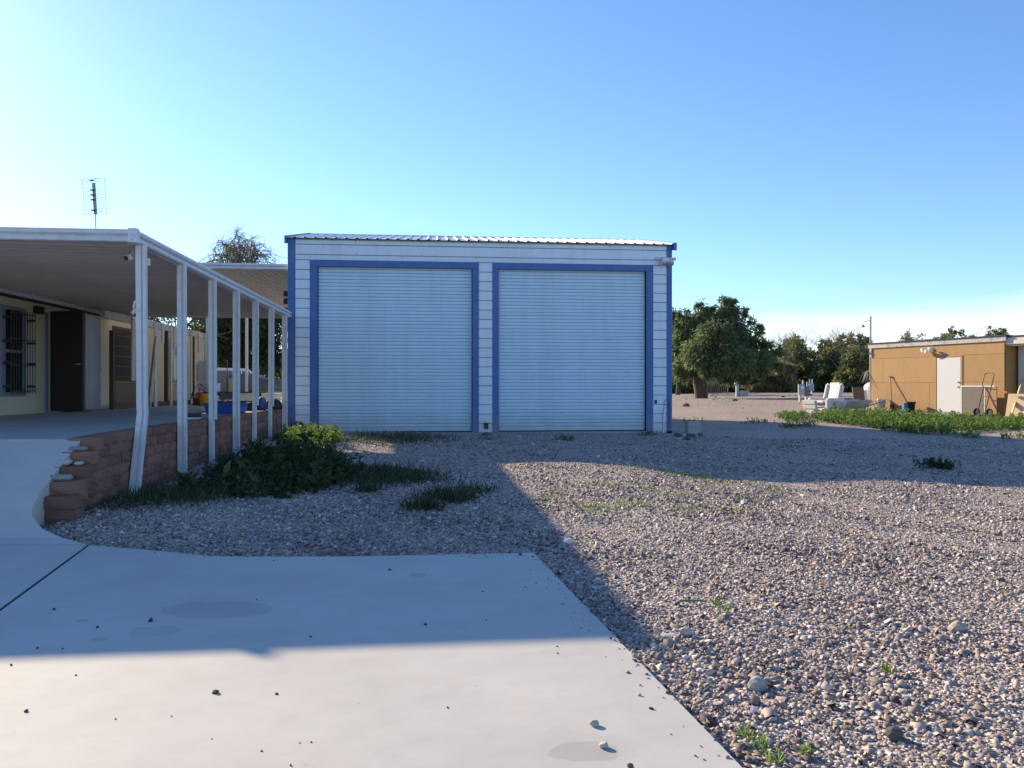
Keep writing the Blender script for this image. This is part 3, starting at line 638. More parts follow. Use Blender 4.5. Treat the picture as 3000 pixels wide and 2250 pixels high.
# posts: two channels with a groove between; the nearest is bent near its foot
def post_prof(kind):
    if kind == 0: return [(-.062, -.036), (.004, -.036), (.006, -.014), (.020, -.014), (.020, .036), (-.062, .036)]
    return [(.021, -.014), (.026, -.014), (.028, -.036), (.062, -.036), (.062, .036), (.021, .036)]
def sweep(mb, prof, secs):
    n = len(prof); b = len(mb.v)
    for (cx, cy, cz) in secs: mb.v += [(cx + a, cy + c, cz) for a, c in prof]
    for i in range(len(secs) - 1):
        for k in range(n): k2 = (k + 1) % n; mb.f.append((b+i*n+k, b+i*n+k2, b+(i+1)*n+k2, b+(i+1)*n+k))
    mb.f.append(tuple(b + k for k in reversed(range(n)))); mb.f.append(tuple(b + (len(secs)-1)*n + k for k in range(n)))
for i in range(7):
    y = 10.62 + 1.662 * i; x = PXE + .03; z0 = g1(x, y) - .06; lean = random.uniform(-.012, .012)
    cut = {2: .78, 4: .85, 5: .80}.get(i, 0)
    if i == 0:
        secs = [(x - .004, y - .25, z0), (x + .002, y - .13, z0 + .5), (x + .016, y + .01, 1.03), (x + .010, y + .01, 1.12), (x, y, FZ0 + .01)]
        s2 = [(a, b, c) for a, b, c in secs]
    else:
        secs = [(x + lean, y, z0), (x + lean * .5, y, 1.5), (x, y, FZ0 + .01)]; s2 = [(x + lean * (1 if not cut else .8), y, z0 + cut), secs[1], secs[2]]
    mb = MB(); sweep(mb, post_prof(0), secs); po = pb(mb, 'post', M['white_metal'])
    if i == 0: tag(po, 'bent white post at the near corner')
    mb = MB(); sweep(mb, post_prof(1), s2); pb(mb, 'side_channel', M['white_metal'], po)
# block under the second post
p = Vector((PXE + .05, 10.62 + 1.662, 0)); o = link('block', bms[2], None, (p.x - .02, p.y - .12, g1(p.x, p.y - .1) - .05), (0, 0, R(90)))
tag(o, 'loose red block lying at the foot of the second patio post', 'block')

# small camera under the roof corner, another on the first post
def seccam(px, py, D, label, rz, tilt_):
    p = atd(px, py, D); t = thing('security_camera', p, label, 'camera', rz)
    MB().box(-.045, .045, -.035, .035, -.04, .04).build('body', M['white_plastic'], t, bev=.012, segs=2, rot=(tilt_, 0, 0))
    MB().box(-.035, .035, -.041, -.0355, -.028, .028).build('lens_panel', M['black'], t, rot=(tilt_, 0, 0))
    MB().tube([(0, .02, .03), (0, .06, .07), (.02, .06, .16)], .012, 6).build('bracket', M['white_plastic'], t)
    return t
seccam(376, 754, 10.6, 'small white security camera under the corner of the patio roof', R(-35), R(25))
c_ = seccam(398, 915, 10.55, 'white and red sensor clamped to the bent patio post', R(50), R(55))
MB().box(-.046, .046, -.03, .03, -.052, -.041).build('red_cap', M['red'], c_, rot=(R(55), 0, 0))
p = atd(434, 768, 10.5); o = MB().box(-.02, .02, -.03, .03, -.05, .05).build('junction_box', M['white_plastic'], bev=.006, loc=tuple(p)); tag(o, 'small white junction box on the side of the bent post', 'junction box')

# ================================================================== house
HX = -8.4
hs_ = thing('house', (HX, 20, PZ), 'cream stucco house with barred windows behind the patio', 'house'); HO = hs_.location
def hb(mb, name, mat, parent=None, **k): return mb.build(name, mat, parent or hs_, off=HO, **k)
def hy(px, py=1100): return onx(px, py, HX).y
def hz(px, py): return onx(px, py, HX).z
HY1 = hy(612)
hb(MB().box(-16, HX, 12.0, HY1, PZ - .3, 3.15), 'wall', M['cream'])
hb(MB().prism([(-16.4, 3.16), (-8.35, 3.16), (-8.35, 3.20), (-12.2, 4.35), (-16.4, 3.24)], 13.0, HY1 + .2, 'y'), 'roof', M['roofing'])
def bars(mb, x, y0, y1, z0, z1, step, r=.007, rails=3):
    k = int(round((y1 - y0) / step))
    for i in range(k + 1):
        yy = y0 + (y1 - y0) * i / k; mb.tube([(x, yy, z0 - .06), (x, yy, z1 + .06)], r, 6)
    for i in range(rails):
        zz = z0 + (z1 - z0) * i / (rails - 1); mb.box(x - .008, x + .008, y0 - .03, y1 + .03, zz - .011, zz + .011)
# near window with projecting iron grille
y0, y1 = hy(15), hy(88); z0, z1 = PZ + .42, PZ + 2.14
wd = hb(MB().box(HX - .02, HX + .02, y0 - .18, y1 - .2, z0 - .05, z1 + .05), 'window', M['grey_blue'], bev=.004)
hb(MB().box(HX + .021, HX + .028, y0 - .02, y1 - .36, (z0+z1)/2 + .03, z1 - .04), 'pane', M['glass'], wd)
hb(MB().box(HX + .021, HX + .028, y0 - .02, y1 - .36, z0 + .04, (z0+z1)/2 - .03), 'pane', M['glass'], wd)
m = MB(); bars(m, HX + .16, y0 - .1, y1 - .12, z0 + .06, z1 - .1, .11, .008, 4)
for zz in (z0 + .15, z0 + .62, z0 + 1.05, z1 - .2):
    for yy in (y0 - .1, y1 - .12): m.box(HX + .01, HX + .16, yy - .03, yy + .03, zz - .025, zz + .025)
hb(m, 'window_grille', M['black_iron'], wd)
# open brown door standing out from the wall, grey-blue door beside it
p0 = atd(150, 1204, 17.25); p1 = atd(244, 1207, 17.0); zt_ = PZ + 2.22
d1 = hb(MB().beam((p0.x, p0.y, (PZ + .03 + zt_) / 2), (p1.x, p1.y, (PZ + .03 + zt_) / 2), .05, zt_ - PZ - .03), 'door', M['dark_brown']); tag(d1, 'dark brown door standing open')
hb(MB().tube([(p1.x - .1, p1.y - .05, PZ + 1.05), (p1.x - .1, p1.y - .11, PZ + 1.05), (p1.x - .02, p1.y - .11, PZ + 1.05)], .014, 6), 'handle', M['galv'], d1)
q0 = atd(247, 1207, 17.6); q1 = atd(292, 1198, 19.2)
d2 = hb(MB().beam((q0.x, q0.y, (PZ + .05 + zt_) / 2), (q1.x, q1.y, (PZ + .05 + zt_) / 2), .045, zt_ - PZ - .05), 'door', M['grey_blue']); tag(d2, 'grey-blue door panel')
hb(MB().tube([(q1.x + .03, q1.y - .1, PZ + 1.0), (q1.x + .09, q1.y - .1, PZ + 1.0), (q1.x + .09, q1.y - .1, PZ + .93)], .012, 6), 'handle', M['galv'], d2)
hb(MB().box(HX + .002, HX + .04, p0.y - .12, p0.y - .04, PZ, zt_ + .05), 'door_frame', M['grey_blue'])
pf = onx(120, 892, HX); hb(MB().tube([(HX + .05, pf.y, 3.02), (HX + .05, pf.y + 1.2, 3.02)], .03, 8), 'tube_light', M['white_plastic'])
hb(MB().box(HX + .01, HX + .12, pf.y - .35, pf.y - .1, 2.92, 3.08), 'light_fixture', M['dark'])
# large barred window with board below
y0, y1 = hy(332), hy(410); z0, z1 = PZ + .75, PZ + 2.12
wd = hb(MB().box(HX - .02, HX + .03, y0 - .08, y1 + .1, z0 - .05, z1 + .06), 'window', M['brown_wood'])
hb(MB().box(HX + .031, HX + .036, y0, y1, z0, z1), 'pane', M['screen'], wd)
m = MB()
for i in range(25): yy = y0 + (y1 - y0) * i / 24; m.box(HX + .05, HX + .058, yy - .004, yy + .004, z0, z1)
for i in range(5): zz = z0 + (z1 - z0) * (i + .3) / 5; m.box(HX + .045, HX + .06, y0, y1, zz - .01, zz + .01)
hb(m, 'window_grille', M['black_iron'], wd)
o = MB().box(HX + .05, HX + .075, y0 - .05, y1 + .05, PZ + .07, z0 - .07).build('plywood_board', M['tan_board'], off=(HX, y0, PZ), loc=(HX, y0, PZ)); tag(o, 'tan board leaning below the large barred window', 'board')
# far window
y0, y1 = hy(497), hy(527); z0, z1 = PZ + .68, PZ + 2.0
wd = hb(MB().box(HX - .02, HX + .03, y0 - .1, y1 + .12, z0 - .1, z1 + .1), 'window', M['fascia_old'])
hb(MB().box(HX + .031, HX + .036, y0, y1, z0, z1), 'pane', M['glass'], wd)
m = MB(); bars(m, HX + .07, y0, y1, z0, z1, .16, .006, 4); hb(m, 'window_grille', M['white_metal'], wd)
hb(MB().box(HX + .002, HX + .07, hy(576), hy(588), PZ + .75, PZ + 1.35), 'electric_box', M['meter_grey'], bev=.005)
hb(MB().box(HX + .002, HX + .05, hy(562), hy(566), PZ + .75, PZ + 1.3), 'electric_box', M['meter_grey'], bev=.005)
hb(MB().tube([(HX + .03, hy(602), PZ - .2), (HX + .03, hy(602), 3.0)], .03, 8), 'downpipe', M['timber'])
# brown frame standing in front of the wall, with white hanging slats of the old porch
FX = HX + .55
ff = thing('porch_frame', (FX, 25, PZ), 'dark brown timber porch frame in front of the cream wall', 'porch frame')
def fb(mb, name, mat, **k): return mb.build(name, mat, ff, off=ff.location, **k)
def fy(px): return onx(px, 1100, FX).y
for px, top in ((328, 1.95), (412, 1.95), (487, 2.25), (565, 2.25)):
    fb(MB().box(FX - .05, FX + .05, fy(px) - .05, fy(px) + .05, PZ - .1, PZ + top), 'post', M['brown_wood'], bev=.005)
fb(MB().box(FX - .04, FX + .04, fy(330) + .051, fy(565) - .051, PZ - .02, PZ + .13), 'bottom_rail', M['brown_wood'])
fb(MB().box(FX - .06, FX + .06, fy(300), fy(612), 3.02, 3.2), 'header_beam', M['timber'])
for px, wpx, z0 in ((381, .11, PZ + .72), (447, .10, PZ), (493, .07, PZ), (595, .13, PZ), (553, .06, PZ), (468, .10, 2.62), (504, .09, 2.55), (575, .07, 2.5), (612, .1, 2.4), (535, .08, 2.6)):
    fb(MB().box(FX + .062, FX + .10, fy(px) - wpx, fy(px) + wpx, z0, 3.16), 'slat', M['timber'])
a = onx(455, 985, FX + .3); b = onx(432, 1166, FX + .45); b.z = PZ
o = MB().tube([(0, 0, 0), a - b], .028, 6).build('pole', M['grey_wood'], loc=tuple(b)); tag(o, 'grey pole leaning against the porch frame', 'pole')
a = onx(457, 970, FX + .3); o = MB().beam((0, 0, 0), a - b + Vector((.02, .05, .1)), .012, .06).build('lath', M['timber'], loc=tuple(b + Vector((.06, .03, 0)))); tag(o, 'thin pale lath leaning with the grey pole', 'lath')
p = onx(606, 1150, FX + .2); wc = thing('cabinet', (p.x, p.y, .3), 'tall white metal cabinet at the far corner of the house', 'cabinet')
MB().box(-.22, .22, -.3, .3, .1, 1.95).build('body', M['white_plastic'], wc, bev=.02); MB().box(-.21, .21, -.335, -.303, .14, 1.92).build('door', M['white_plastic'], wc, bev=.01)

# antenna on the roof
p = atd(284, 660, 19.5); an = thing('antenna', (p.x, p.y, 3.36), 'grid television antenna on a thin mast above the patio roof', 'antenna', R(-5))
k = 19.5 / F
MB().tube([(0, 0, 0), (0, 0, .9)], .026, 8).build('mast_sleeve', M['galv'], an)
MB().tube([(0, 0, .85), (-.04, 0, 2.5)], .013, 8).build('mast', M['galv'], an)
zc = (CY - 577) * k + CAMZ - 3.36; ln = MB(); w2, h2 = .275, .44
T = lambda x, z: (x - .03 + (z) * -.06, -.06, zc + z + x * .05)
for x in (-w2, -.04, .04, w2): ln.tube([T(x, -h2), T(x, h2)], .0048 if abs(x) > .1 else .003, 5)
for i in range(15): z = -h2 + 2 * h2 * i / 14; ln.tube([T(-w2, z), T(w2, z)], .0045 if i in (0, 14) else .0026, 5)
ln.build('reflector_grid', M['galv'], an)
bm_ = MB(); bm_.beam(T(0, -h2 * 1.0), T(0, h2 * .75), .06, .05); bm_.build('boom', M['meter_grey'], an)
for z in (-.36, -.1, .02, .14, .38):
    el = MB()
    for s in (-1, 1):
        for dz in (-.05, .05): el.tube([(T(0, z)[0], -.13, T(0, z)[2]), (T(s * .2, z + dz)[0], -.13, T(s * .2, z + dz)[2])], .003, 5)
    el.box(T(0, z)[0] - .06, T(0, z)[0] + .03, -.14, -.10, T(0, z)[2] - .012, T(0, z)[2] + .012); el.build('bowtie_element', M['black'], an)

# ================================================================== second canopy beyond
CZ0, CZ1 = 4.60, 4.78; CYF, CYB = 22.3, 33.0; CXL, CXR = -7.6, -3.98
cv = thing('carport_canopy', (CXR, CYF, .25), 'taller white carport canopy between the house and the garage', 'canopy'); VO = cv.location
def vb(mb, name, mat, **k): return mb.build(name, mat, cv, off=VO, **k)
vb(MB().prism([(CYF - a, CZ0 + b) for a, b in fpr], CXL, CXR, 'x'), 'fascia', M['white_metal'])
vb(MB().box(CXL, CXR, CYB, CYB + .05, CZ0, CZ0 + .165), 'fascia', M['white_metal'])
pr = []; nn = 28
pm2 = MB().prism([(0.003, .0), (.010, .0), (.014, .028), (.142, .028), (.148, .0), (.155, 0), (.155, .04), (.003, .04)], 0, CYB - CYF - .02, 'y').mesh('roof_pan', M['pan'])
x = CXL + .01
while x + .156 < CXR: link('roof_pan', pm2, cv, Vector((x, CYF + .01, CZ0 + .08)) - VO); x += .156
for px_, py_ in ((CXL + .1, CYB - .1), (CXR - .1, CYB - .1), (CXL + .1, CYF + 5)):
    vb(MB().box(px_ - .05, px_ + .05, py_ - .05, py_ + .05, .2, CZ0 + .075), 'post', M['white_metal'])
p = atd(838, 872, 22.2); t = thing('outdoor_speaker', p, 'small black two-part lamp fixed beside the garage corner', 'lamp')
for dz in (-.1, .11):
    MB().lathe([(.02, -.08), (.07, -.07), (.085, 0), (.07, .07), (.03, .085)], 10).build('lamp_shade', M['black'], t, loc=(0, 0, dz), smooth=True)
MB().box(.05, .12, -.02, .02, -.12, .12).build('bracket', M['black'], t)

# ================================================================== clutter behind the posts
def ground_at(px, py, D): q = atd(px, py, D); q.z = g1(q.x, q.y); return q
# blue tub on the patio
p = onz(662, 1212, PZ); tb = thing('plastic_tub', p, 'shallow blue plastic tub standing on the patio edge', 'tub', R(-8))
sx = .40; outl = lambda f: [(-sx*f, -.2*f), (sx*f, -.2*f), (sx*f, .2*f), (-sx*f, .2*f)]
m = MB(); 
for f, z in ((.86, 0), (1.0, .20), (1.05, .20), (1.05, .225), (.97, .225), (.84, .02)): m.v += [(a, b, z) for a, b in outl(f)]
m.f += [(3, 2, 1, 0)]
for i in range(5):
    for q in range(4): m.f.append((i*4+q, i*4+(q+1) % 4, (i+1)*4+(q+1) % 4, (i+1)*4+q))
m.f.append((20, 21, 22, 23)); m.build('shell', M['blue_plastic'], tb, bev=.012)
# yellow bucket with tools
p = onz(597, 1190, PZ); bk = thing('tool_bucket', p, 'yellow bucket stuffed with red tools and wire on the patio', 'bucket')
MB().lathe([(.13, 0), (.155, .30), (.165, .31), (.165, .34), (.15, .34), (.12, .02)], 18).build('pail', M['yellow'], bk, smooth=True)
MB().box(-.2, .0, -.16, -.05, .22, .40).build('tool_case', M['red'], bk, bev=.03, segs=2)
MB().box(-.26, -.1, -.12, .05, .02, .24).build('pouch', M['dark'], bk, bev=.02)
m = MB()
for i in range(9):
    a = random.uniform(-.15, .15); b = random.uniform(.12, .28); h = random.uniform(.15, .35)
    m.tube([(a - b, 0, .2), (a - b * .6, random.uniform(-.05, .05), .34 + h * .8), (a, random.uniform(-.08, .08), .36 + h), (a + b * .6, 0, .34 + h * .6), (a + b, .02, .1)], .006, 5)
m.build('wire_coil', M['black'], bk)
# broom
a = onz(565, 1222, PZ); b = onz(628, 1200, PZ)
br = thing('broom', a, 'black push broom lying on the patio floor', 'broom')
MB().tube([(0, 0, .05), Vector((b.x - a.x, b.y - a.y, .06))], .013, 6).build('handle', M['grey_wood'], br)
MB().beam((-.13, -.1, .05), (.12, .08, .05), .07, .05).build('head', M['black'], br, bev=.006)
MB().beam((-.13, -.1, .015), (.12, .08, .015), .05, .03).build('bristles', M['dark'], br)
p = onz(560, 1228, PZ); o = MB().beam((-.2, 0, .012), (.15, .06, .012), .05, .02).build('trim_strip', M['white_plastic'], loc=tuple(p)); tag(o, 'white strip of trim lying at the patio edge', 'strip')
# picnic table in the shade of the canopy
p = ground_at(690, 1180, 24.5); pt = thing('picnic_table', p, 'dark brown wooden picnic table under the canopy', 'picnic table', R(4))
for i in range(5): MB().box(-.95, .95, -.37 + i * .15, -.37 + i * .15 + .14, .86, .90).build('plank', M['brown_wood'], pt)
for s in (-1, 1):
    for i in range(2): MB().box(-.95, .95, s * .62 - .12 + i * .13, s * .62 + i * .13, .56, .60).build('bench_plank', M['brown_wood'], pt)
    m = MB(); x = s * .68
    m.beam((x, -.55, .0), (x, -.2, .85), .05, .12, (1, 0, 0)); m.beam((x, .55, .0), (x, .2, .85), .05, .12, (1, 0, 0)); m.beam((x + .05, -.75, .52), (x + .05, .75, .52), .05, .1)
    m.build('leg_frame', M['brown_wood'], pt)
for px, py, D, w_, d_, h_, mt, lab in ((683, 1118, 24.4, .24, .14, .42, 'tan_board', 'cream cardboard box standing on the picnic table'),):
    o = MB().box(-w_/2, w_/2, -d_/2, d_/2, 0, h_).build('box', M['plywood'], bev=.005, loc=(atd(px, py, D).x, atd(px, py, D).y, p.z + .902)); tag(o, lab, 'box')
for px, D, h, lab in ((664, 24.3, 1.9, 'thin grey rod propped against the picnic table'), (684, 24.1, 1.55, 'pale wooden stick propped beside the cream box')):
    q = ground_at(px, 1190, D); o = MB().tube([(.04, -.05, 0), (-.03, .2, h)], .016, 6).build('stick', M['grey_wood'] if h > 1.7 else M['plywood'], loc=tuple(q)); tag(o, lab, 'stick')
# white SUV
def wheel(parent, x, y, r=.36, w=.22):
    t = MB().lathe([(r * .6, -w/2), (r * .92, -w/2), (r, -w/2 + .04), (r, w/2 - .04), (r * .92, w/2), (r * .6, w/2)], 20).build('wheel', M['tyre'], parent, smooth=True, loc=(x, y, r), rot=(R(90), 0, 0))
    MB().lathe([(.0, -w/2 - .004), (r * .6, -w/2 - .004), (r * .62, w/2 + .004), (0, w/2 + .004)], 16).build('rim', M['galv'], t)
p = ground_at(662, 1185, 36); sv = thing('white_suv', p, 'white sport utility vehicle parked behind the picnic table', 'car', R(62))
side = [(-2.3, .45), (-2.35, .95), (-2.2, 1.05), (-1.95, 1.72), (-1.7, 1.80), (.35, 1.80), (.65, 1.74), (1.25, 1.12), (2.25, 1.0), (2.42, .85), (2.42, .42), (1.95, .36), (1.85, .72), (1.1, .72), (1.0, .34), (-1.05, .34), (-1.15, .72), (-1.9, .72), (-2.0, .38)]
MB().prism(side, -.9, .9, 'y').build('body', M['car_white'], sv, bev=.05, segs=2)
for s in (-1, 1):
    for poly in ([(-1.85, 1.12), (-1.7, 1.66), (-.95, 1.68), (-.95, 1.12)], [(-.87, 1.12), (-.87, 1.68), (-.05, 1.68), (-.05, 1.12)], [(.03, 1.12), (.03, 1.68), (.5, 1.65), (1.0, 1.12)]):
        MB().prism(poly, s * .895, s * .906, 'y').build('window', M['glass'], sv)
    for x in (-1.52, 1.48): wheel(sv, x, s * .8)
    MB().box(-2.37, -2.30, s * .74 - .09, s * .74 + .09, .95, 1.35).build('taillight', M['taillight'], sv, bev=.02)
    MB().box(2.38, 2.45, s * .68 - .16, s * .68 + .16, .72, .9).build('headlight', M['glass'], sv, bev=.02)
m = MB(); m.add([(-2.225, -.72, 1.12), (-2.225, .72, 1.12), (-1.985, .66, 1.66), (-1.985, -.66, 1.66)], [(0, 1, 2, 3)]); m.add([(-2.20, -.72, 1.12), (-2.20, .72, 1.12), (-1.96, .66, 1.66), (-1.96, -.66, 1.66)], [(3, 2, 1, 0)]); m.build('rear_window', M['glass'], sv)
MB().box(-2.47, -2.33, -.85, .85, .42, .62).build('bumper', M['black'], sv, bev=.03)
MB().box(-2.368, -2.352, -.16, .16, .82, .95).build('number_plate', M['white_plastic'], sv)
# dark covered trailer and white utility truck bed
p = ground_at(752, 1180, 33); tr_ = thing('covered_trailer', p, 'dark grey tarpaulin covered trailer behind the patio posts', 'trailer', R(-12))
MB().prism([(-1.3, .55), (-1.28, 1.15), (-1.0, 1.42), (-.1, 1.5), (.2, 1.28), (1.25, 1.22), (1.3, .55)], -.7, .7, 'y').build('cover', M['tarp_grey'], tr_, bev=.08, segs=2, smooth=True)
MB().box(-1.35, 1.35, -.65, .65, .42, .54).build('bed', M['tarp_blue'], tr_, bev=.02)
for s in (-1, 1): wheel(tr_, 0, s * .78, .3, .18)
p = ground_at(775, 1185, 29); ub = thing('truck_bed', p, 'low white truck bed with a wheel arch standing on the ground', 'truck bed', R(6))
MB().prism([(-1.0, .25), (-1.0, .78), (1.0, .74), (1.0, .30), (.62, .25), (.45, .52), (.0, .52), (-.18, .25)], -.7, .7, 'y').build('shell', M['car_white'], ub, bev=.02)
MB().box(-1.03, 1.03, -.74, -.703, .76, .81).build('rail', M['white_metal'], ub)
for s in (-1, 1): wheel(ub, .22, s * .6, .26, .16)
p = ground_at(806, 1185, 27); o = thing('white_bin', p, 'small white bin to the right of the truck bed', 'bin')
MB().box(-.22, .22, -.2, .2, 0, .62).build('body', M['white_plastic'], o, bev=.03); MB().box(-.25, .25, -.23, .23, .622, .68).build('lid', M['white_plastic'], o, bev=.02)
for nm, px, py, z, w_, h_, mt, lab in (('tool_bag', 735, 1203, PZ, .42, .2, 'dark', 'dark slumped bag on the patio near the garage'), ('blue_sack', 766, 1203, PZ, .24, .32, 'tarp_blue', 'dark blue sack on the patio behind the fifth post'), ('storage_bin', 800, 1200, PZ, .44, .26, 'dark', 'dark brown storage bin at the far end of the patio')):
    p = onz(px, py, z); m = MB(); n = 10
    for f, zz in ((.9, 0), (1.0, .25), (.95, .6), (.7, .9), (.3, 1.0)):
        m.v += [(w_/2 * f * math.cos(2*math.pi*k/n) * random.uniform(.9, 1.1), .22 * f * math.sin(2*math.pi*k/n) * random.uniform(.9, 1.1), zz * h_ * random.uniform(.95, 1.05)) for k in range(n)]
    m.f.append(tuple(range(n))[::-1])
    for i in range(4):
        for q in range(n): m.f.append((i*n+q, i*n+(q+1) % n, (i+1)*n+(q+1) % n, (i+1)*n+q))
    m.f.append(tuple(range(4*n, 5*n)))
    o = m.build(nm, M[mt], smooth=nm != 'storage_bin', loc=tuple(p)); tag(o, lab, nm.split('_')[1])

# ================================================================== ochre shed on the right
A = cw(15.1, 33.0); B = cw(17.35, 27.65); zS = 0.37
ux = (B - A).normalized(); uy = Vector((-ux.y, ux.x, 0)); srz = math.atan2(ux.y, ux.x); SL = (B - A).length
sh = thing('shed', (A.x, A.y, zS), 'ochre plywood shed with a pale door and peeling white fascia', 'shed', srz)
nrm = Vector((-uy.x, -uy.y, 0)); nrm = Vector((uy.x, uy.y, 0))
def sp_(px, py):
    p = onpl(px, py, A, nrm); return ((p - A).dot(ux), p.z - zS)
SHt = 2.72
sx_ = lambda crop_x, crop_y=1000: sp_(2400 + crop_x * .2712, 900 + crop_y * .2712)[0]
sz_ = lambda crop_x, crop_y: sp_(2400 + crop_x * .2712, 900 + crop_y * .2712)[1]
MB().box(.02, SL - .02, .03, 4.6, -.1, SHt - .1).build('wall_core', M['ochre'], sh)
dl, dr = sx_(1272), sx_(1528); dz = 2.09
zt1 = sz_(1000, 542); zt2 = sz_(1000, 815)
e_ = [0, sx_(690), dl - .09, dr + .09, sx_(1565), SL]
def panel(x0, x1, z0, z1): MB().box(x0 + .005, x1 - .005, -.004 - random.uniform(0, .006), .024, z0 + .004, z1 - .004).build('panel', M['ochre'], sh, bev=.002)
panel(0, e_[2], zt1, SHt - .12); panel(e_[2], SL, zt1 + .01, SHt - .12)
panel(0, e_[1], zt2, zt1); panel(e_[1], e_[2], zt2, zt1); panel(0, sx_(1190), -.05, zt2); panel(sx_(1190), e_[2], -.05, zt2)
panel(e_[3], e_[4], -.05, zt1 + .01); panel(e_[4], SL, zt2, zt1 + .01); panel(e_[4], SL, -.05, zt2)
panel(e_[2], e_[3], dz + .07, zt1)
m = MB(); m.box(dl - .085, dl - .012, -.022, .03, -.03, dz + .06); m.box(dr + .012, dr + .085, -.022, .03, -.03, dz + .06); m.box(dl - .011, dr + .011, -.022, .03, dz + .012, dz + .06)
m.build('door_frame', M['ochre'], sh)
dm = MB().box(dl, dr, -.012, .028, .03, dz).build('door', M['door_white'], sh, bev=.004)
for zz in (.98, 1.16): MB().lathe([(.02, 0), (.032, .02), (.034, .05), (.0, .062)], 12).build('handle', M['galv'], dm, smooth=True, loc=(dr - .09, -.012, zz), rot=(R(90), 0, 0))
MB().box(dl - .1, dr + .1, -.16, -.025, -.12, .022).build('step', M['cinder'], sh)
# end face (in shade) and roof
MB().box(SL - .018, SL + .006, .05, 4.58, -.1, SHt - .12).build('end_panel', M['ochre'], sh)
MB().box(-.12, SL + .08, -.06, -.012, SHt - .13, SHt + .05).build('fascia', M['fascia_old'], sh, bev=.004)
MB().box(-.10, -.05, -.011, 4.6, SHt - .13, SHt + .05).build('fascia', M['fascia_old'], sh)
MB().prism([(-.10, SHt + .052), (4.7, SHt + .02), (4.7, SHt + .06), (-.10, SHt + .09)], -.16, SL + .1, 'x').build('roof', M['roofing'], sh)
MB().box(-.012, .05, -.05, -.006, SHt - .5, SHt - .131).build('corner_board', M['fascia_old'], sh)
fx, fz = sp_(2400 + 1200 * .2712, 900 + 450 * .2712)
fl_ = thing('shed_floodlight', A + ux * fx + Vector((0, 0, zS + fz)) - uy * .08, 'white cluster floodlight under the shed fascia', 'floodlight', srz)
MB().box(-.06, .06, -.02, .06, -.03, .05).build('housing', M['white_plastic'], fl_, bev=.01)
for s in (-1, 0, 1):
    MB().lathe([(.02, 0), (.05, .03), (.085, .13), (.07, .14), (.0, .14)], 12).build('lamp_head', M['white_plastic'], fl_, smooth=True, loc=(s * .14, -.03, -.02 - .06 * (s == 0)), rot=(R(110), 0, s * .5))
# mast at the far corner
p = A + ux * -.07 + uy * .04; ms = thing('lamp_mast', (p.x, p.y, zS), 'grey metal mast with a small lamp at the shed corner', 'mast', srz)
MB().tube([(0, 0, 0), (0, 0, 3.95)], .038, 8).build('pole', M['galv'], ms)
MB().tube([(0, 0, 3.8), (-.25, -.1, 3.72), (-.3, -.12, 3.6)], .018, 6).build('arm', M['galv'], ms)
MB().lathe([(.02, .0), (.05, -.03), (.09, -.10), (.08, -.12), (0, -.12)], 10).build('lamp_head', M['galv'], ms, loc=(-.3, -.12, 3.62), smooth=True)
p = A + ux * -.12 + uy * .5 + Vector((0, 0, zS + 2.35)); o = MB().beam((0, 0, 0), (-.55, -.25, .04), .03, .06).build('bracket_board', M['grey_wood'], loc=tuple(p)); tag(o, 'short grey board sticking out from the shed corner', 'board')

# white building at the right edge
W0 = B + uy * .50 + ux * .10 ; wb = thing('white_building', (W0.x, W0.y, zS), 'white stucco building with a boxed eave at the right edge', 'building', srz)
MB().box(.03, 8, 0.03, 6, -.2, 2.42).build('wall', M['house_white'], wb)
MB().box(-.45, 8.2, -.42, 6.2, 2.42, 2.47).build('soffit', M['plywood'], wb)
MB().box(-.50, 8.3, -.47, 6.3, 2.472, 2.72).build('fascia', M['house_white'], wb, bev=.01)
MB().box(-.52, 8.4, -.49, 6.4, 2.722, 2.78).build('roof', M['roofing'], wb)
wx0 = .42
wf = MB().box(wx0, wx0 + 1.2, -.01, .025, .95, 2.05).build('window', M['white_metal'], wb)
for i in range(2):
    for j in range(3): MB().box(wx0 + .06 + i * .56, wx0 + .58 + i * .56, -.016, -.0105, 1.01 + j * .345, 1.31 + j * .345).build('pane', M['glass'], wf)

# ------------------------------------------------------------------ things along the shed
def along(crop_x, off, z=None):
    s = sx_(crop_x); p = A + ux * s - uy * off; p.z = g1(p.x, p.y) if z is None else z; return p
p = along(752, .40); bu = thing('white_bucket', p, 'white plastic bucket standing in the weeds by the shed', 'bucket')
MB().lathe([(.13, 0), (.155, .30), (.172, .305), (.172, .345), (.16, .38), (.148, .38), (.12, .02)], 20).build('pail', M['white_plastic'], bu, smooth=True, loc=(0, 0, .12))
MB().tube([(-.17, 0, .44), (-.12, -.12, .36), (0, -.18, .32), (.12, -.12, .36), (.17, 0, .44)], .005, 5).build('bail', M['galv'], bu)
p = along(1062, .4); o = thing('plant_pot', p, 'black and teal plastic pot left of the shed door', 'pot')
MB().lathe([(.15, 0), (.19, .34), (.21, .345), (.21, .40), (.19, .40), (.16, .05)], 18).build('pot', M['black'], o, smooth=True, loc=(0, 0, .02))
MB().box(-.30, -.14, -.1, .1, .02, .37).build('carton', M['teal_plastic'], o, bev=.02)
a = along(865, .38); b = along(775, .04, zS + 1.42); s_ = thing('shovel', a, 'long-handled shovel leaning against the shed wall', 'shovel')
d_ = b - a; MB().tube([d_ * .22, d_], .017, 6).build('handle', M['grey_wood'], s_)
m = MB(); m.tube([d_ * 0.0 + Vector((0, 0, .02)), d_ * .06, d_ * .16, d_ * .24], [.05, .085, .09, .02], 8); m.build('blade', M['black_iron'], s_)
MB().beam(d_ * .98 - ux * .06, d_ * .98 + ux * .06, .03, .04).build('grip', M['black'], s_)
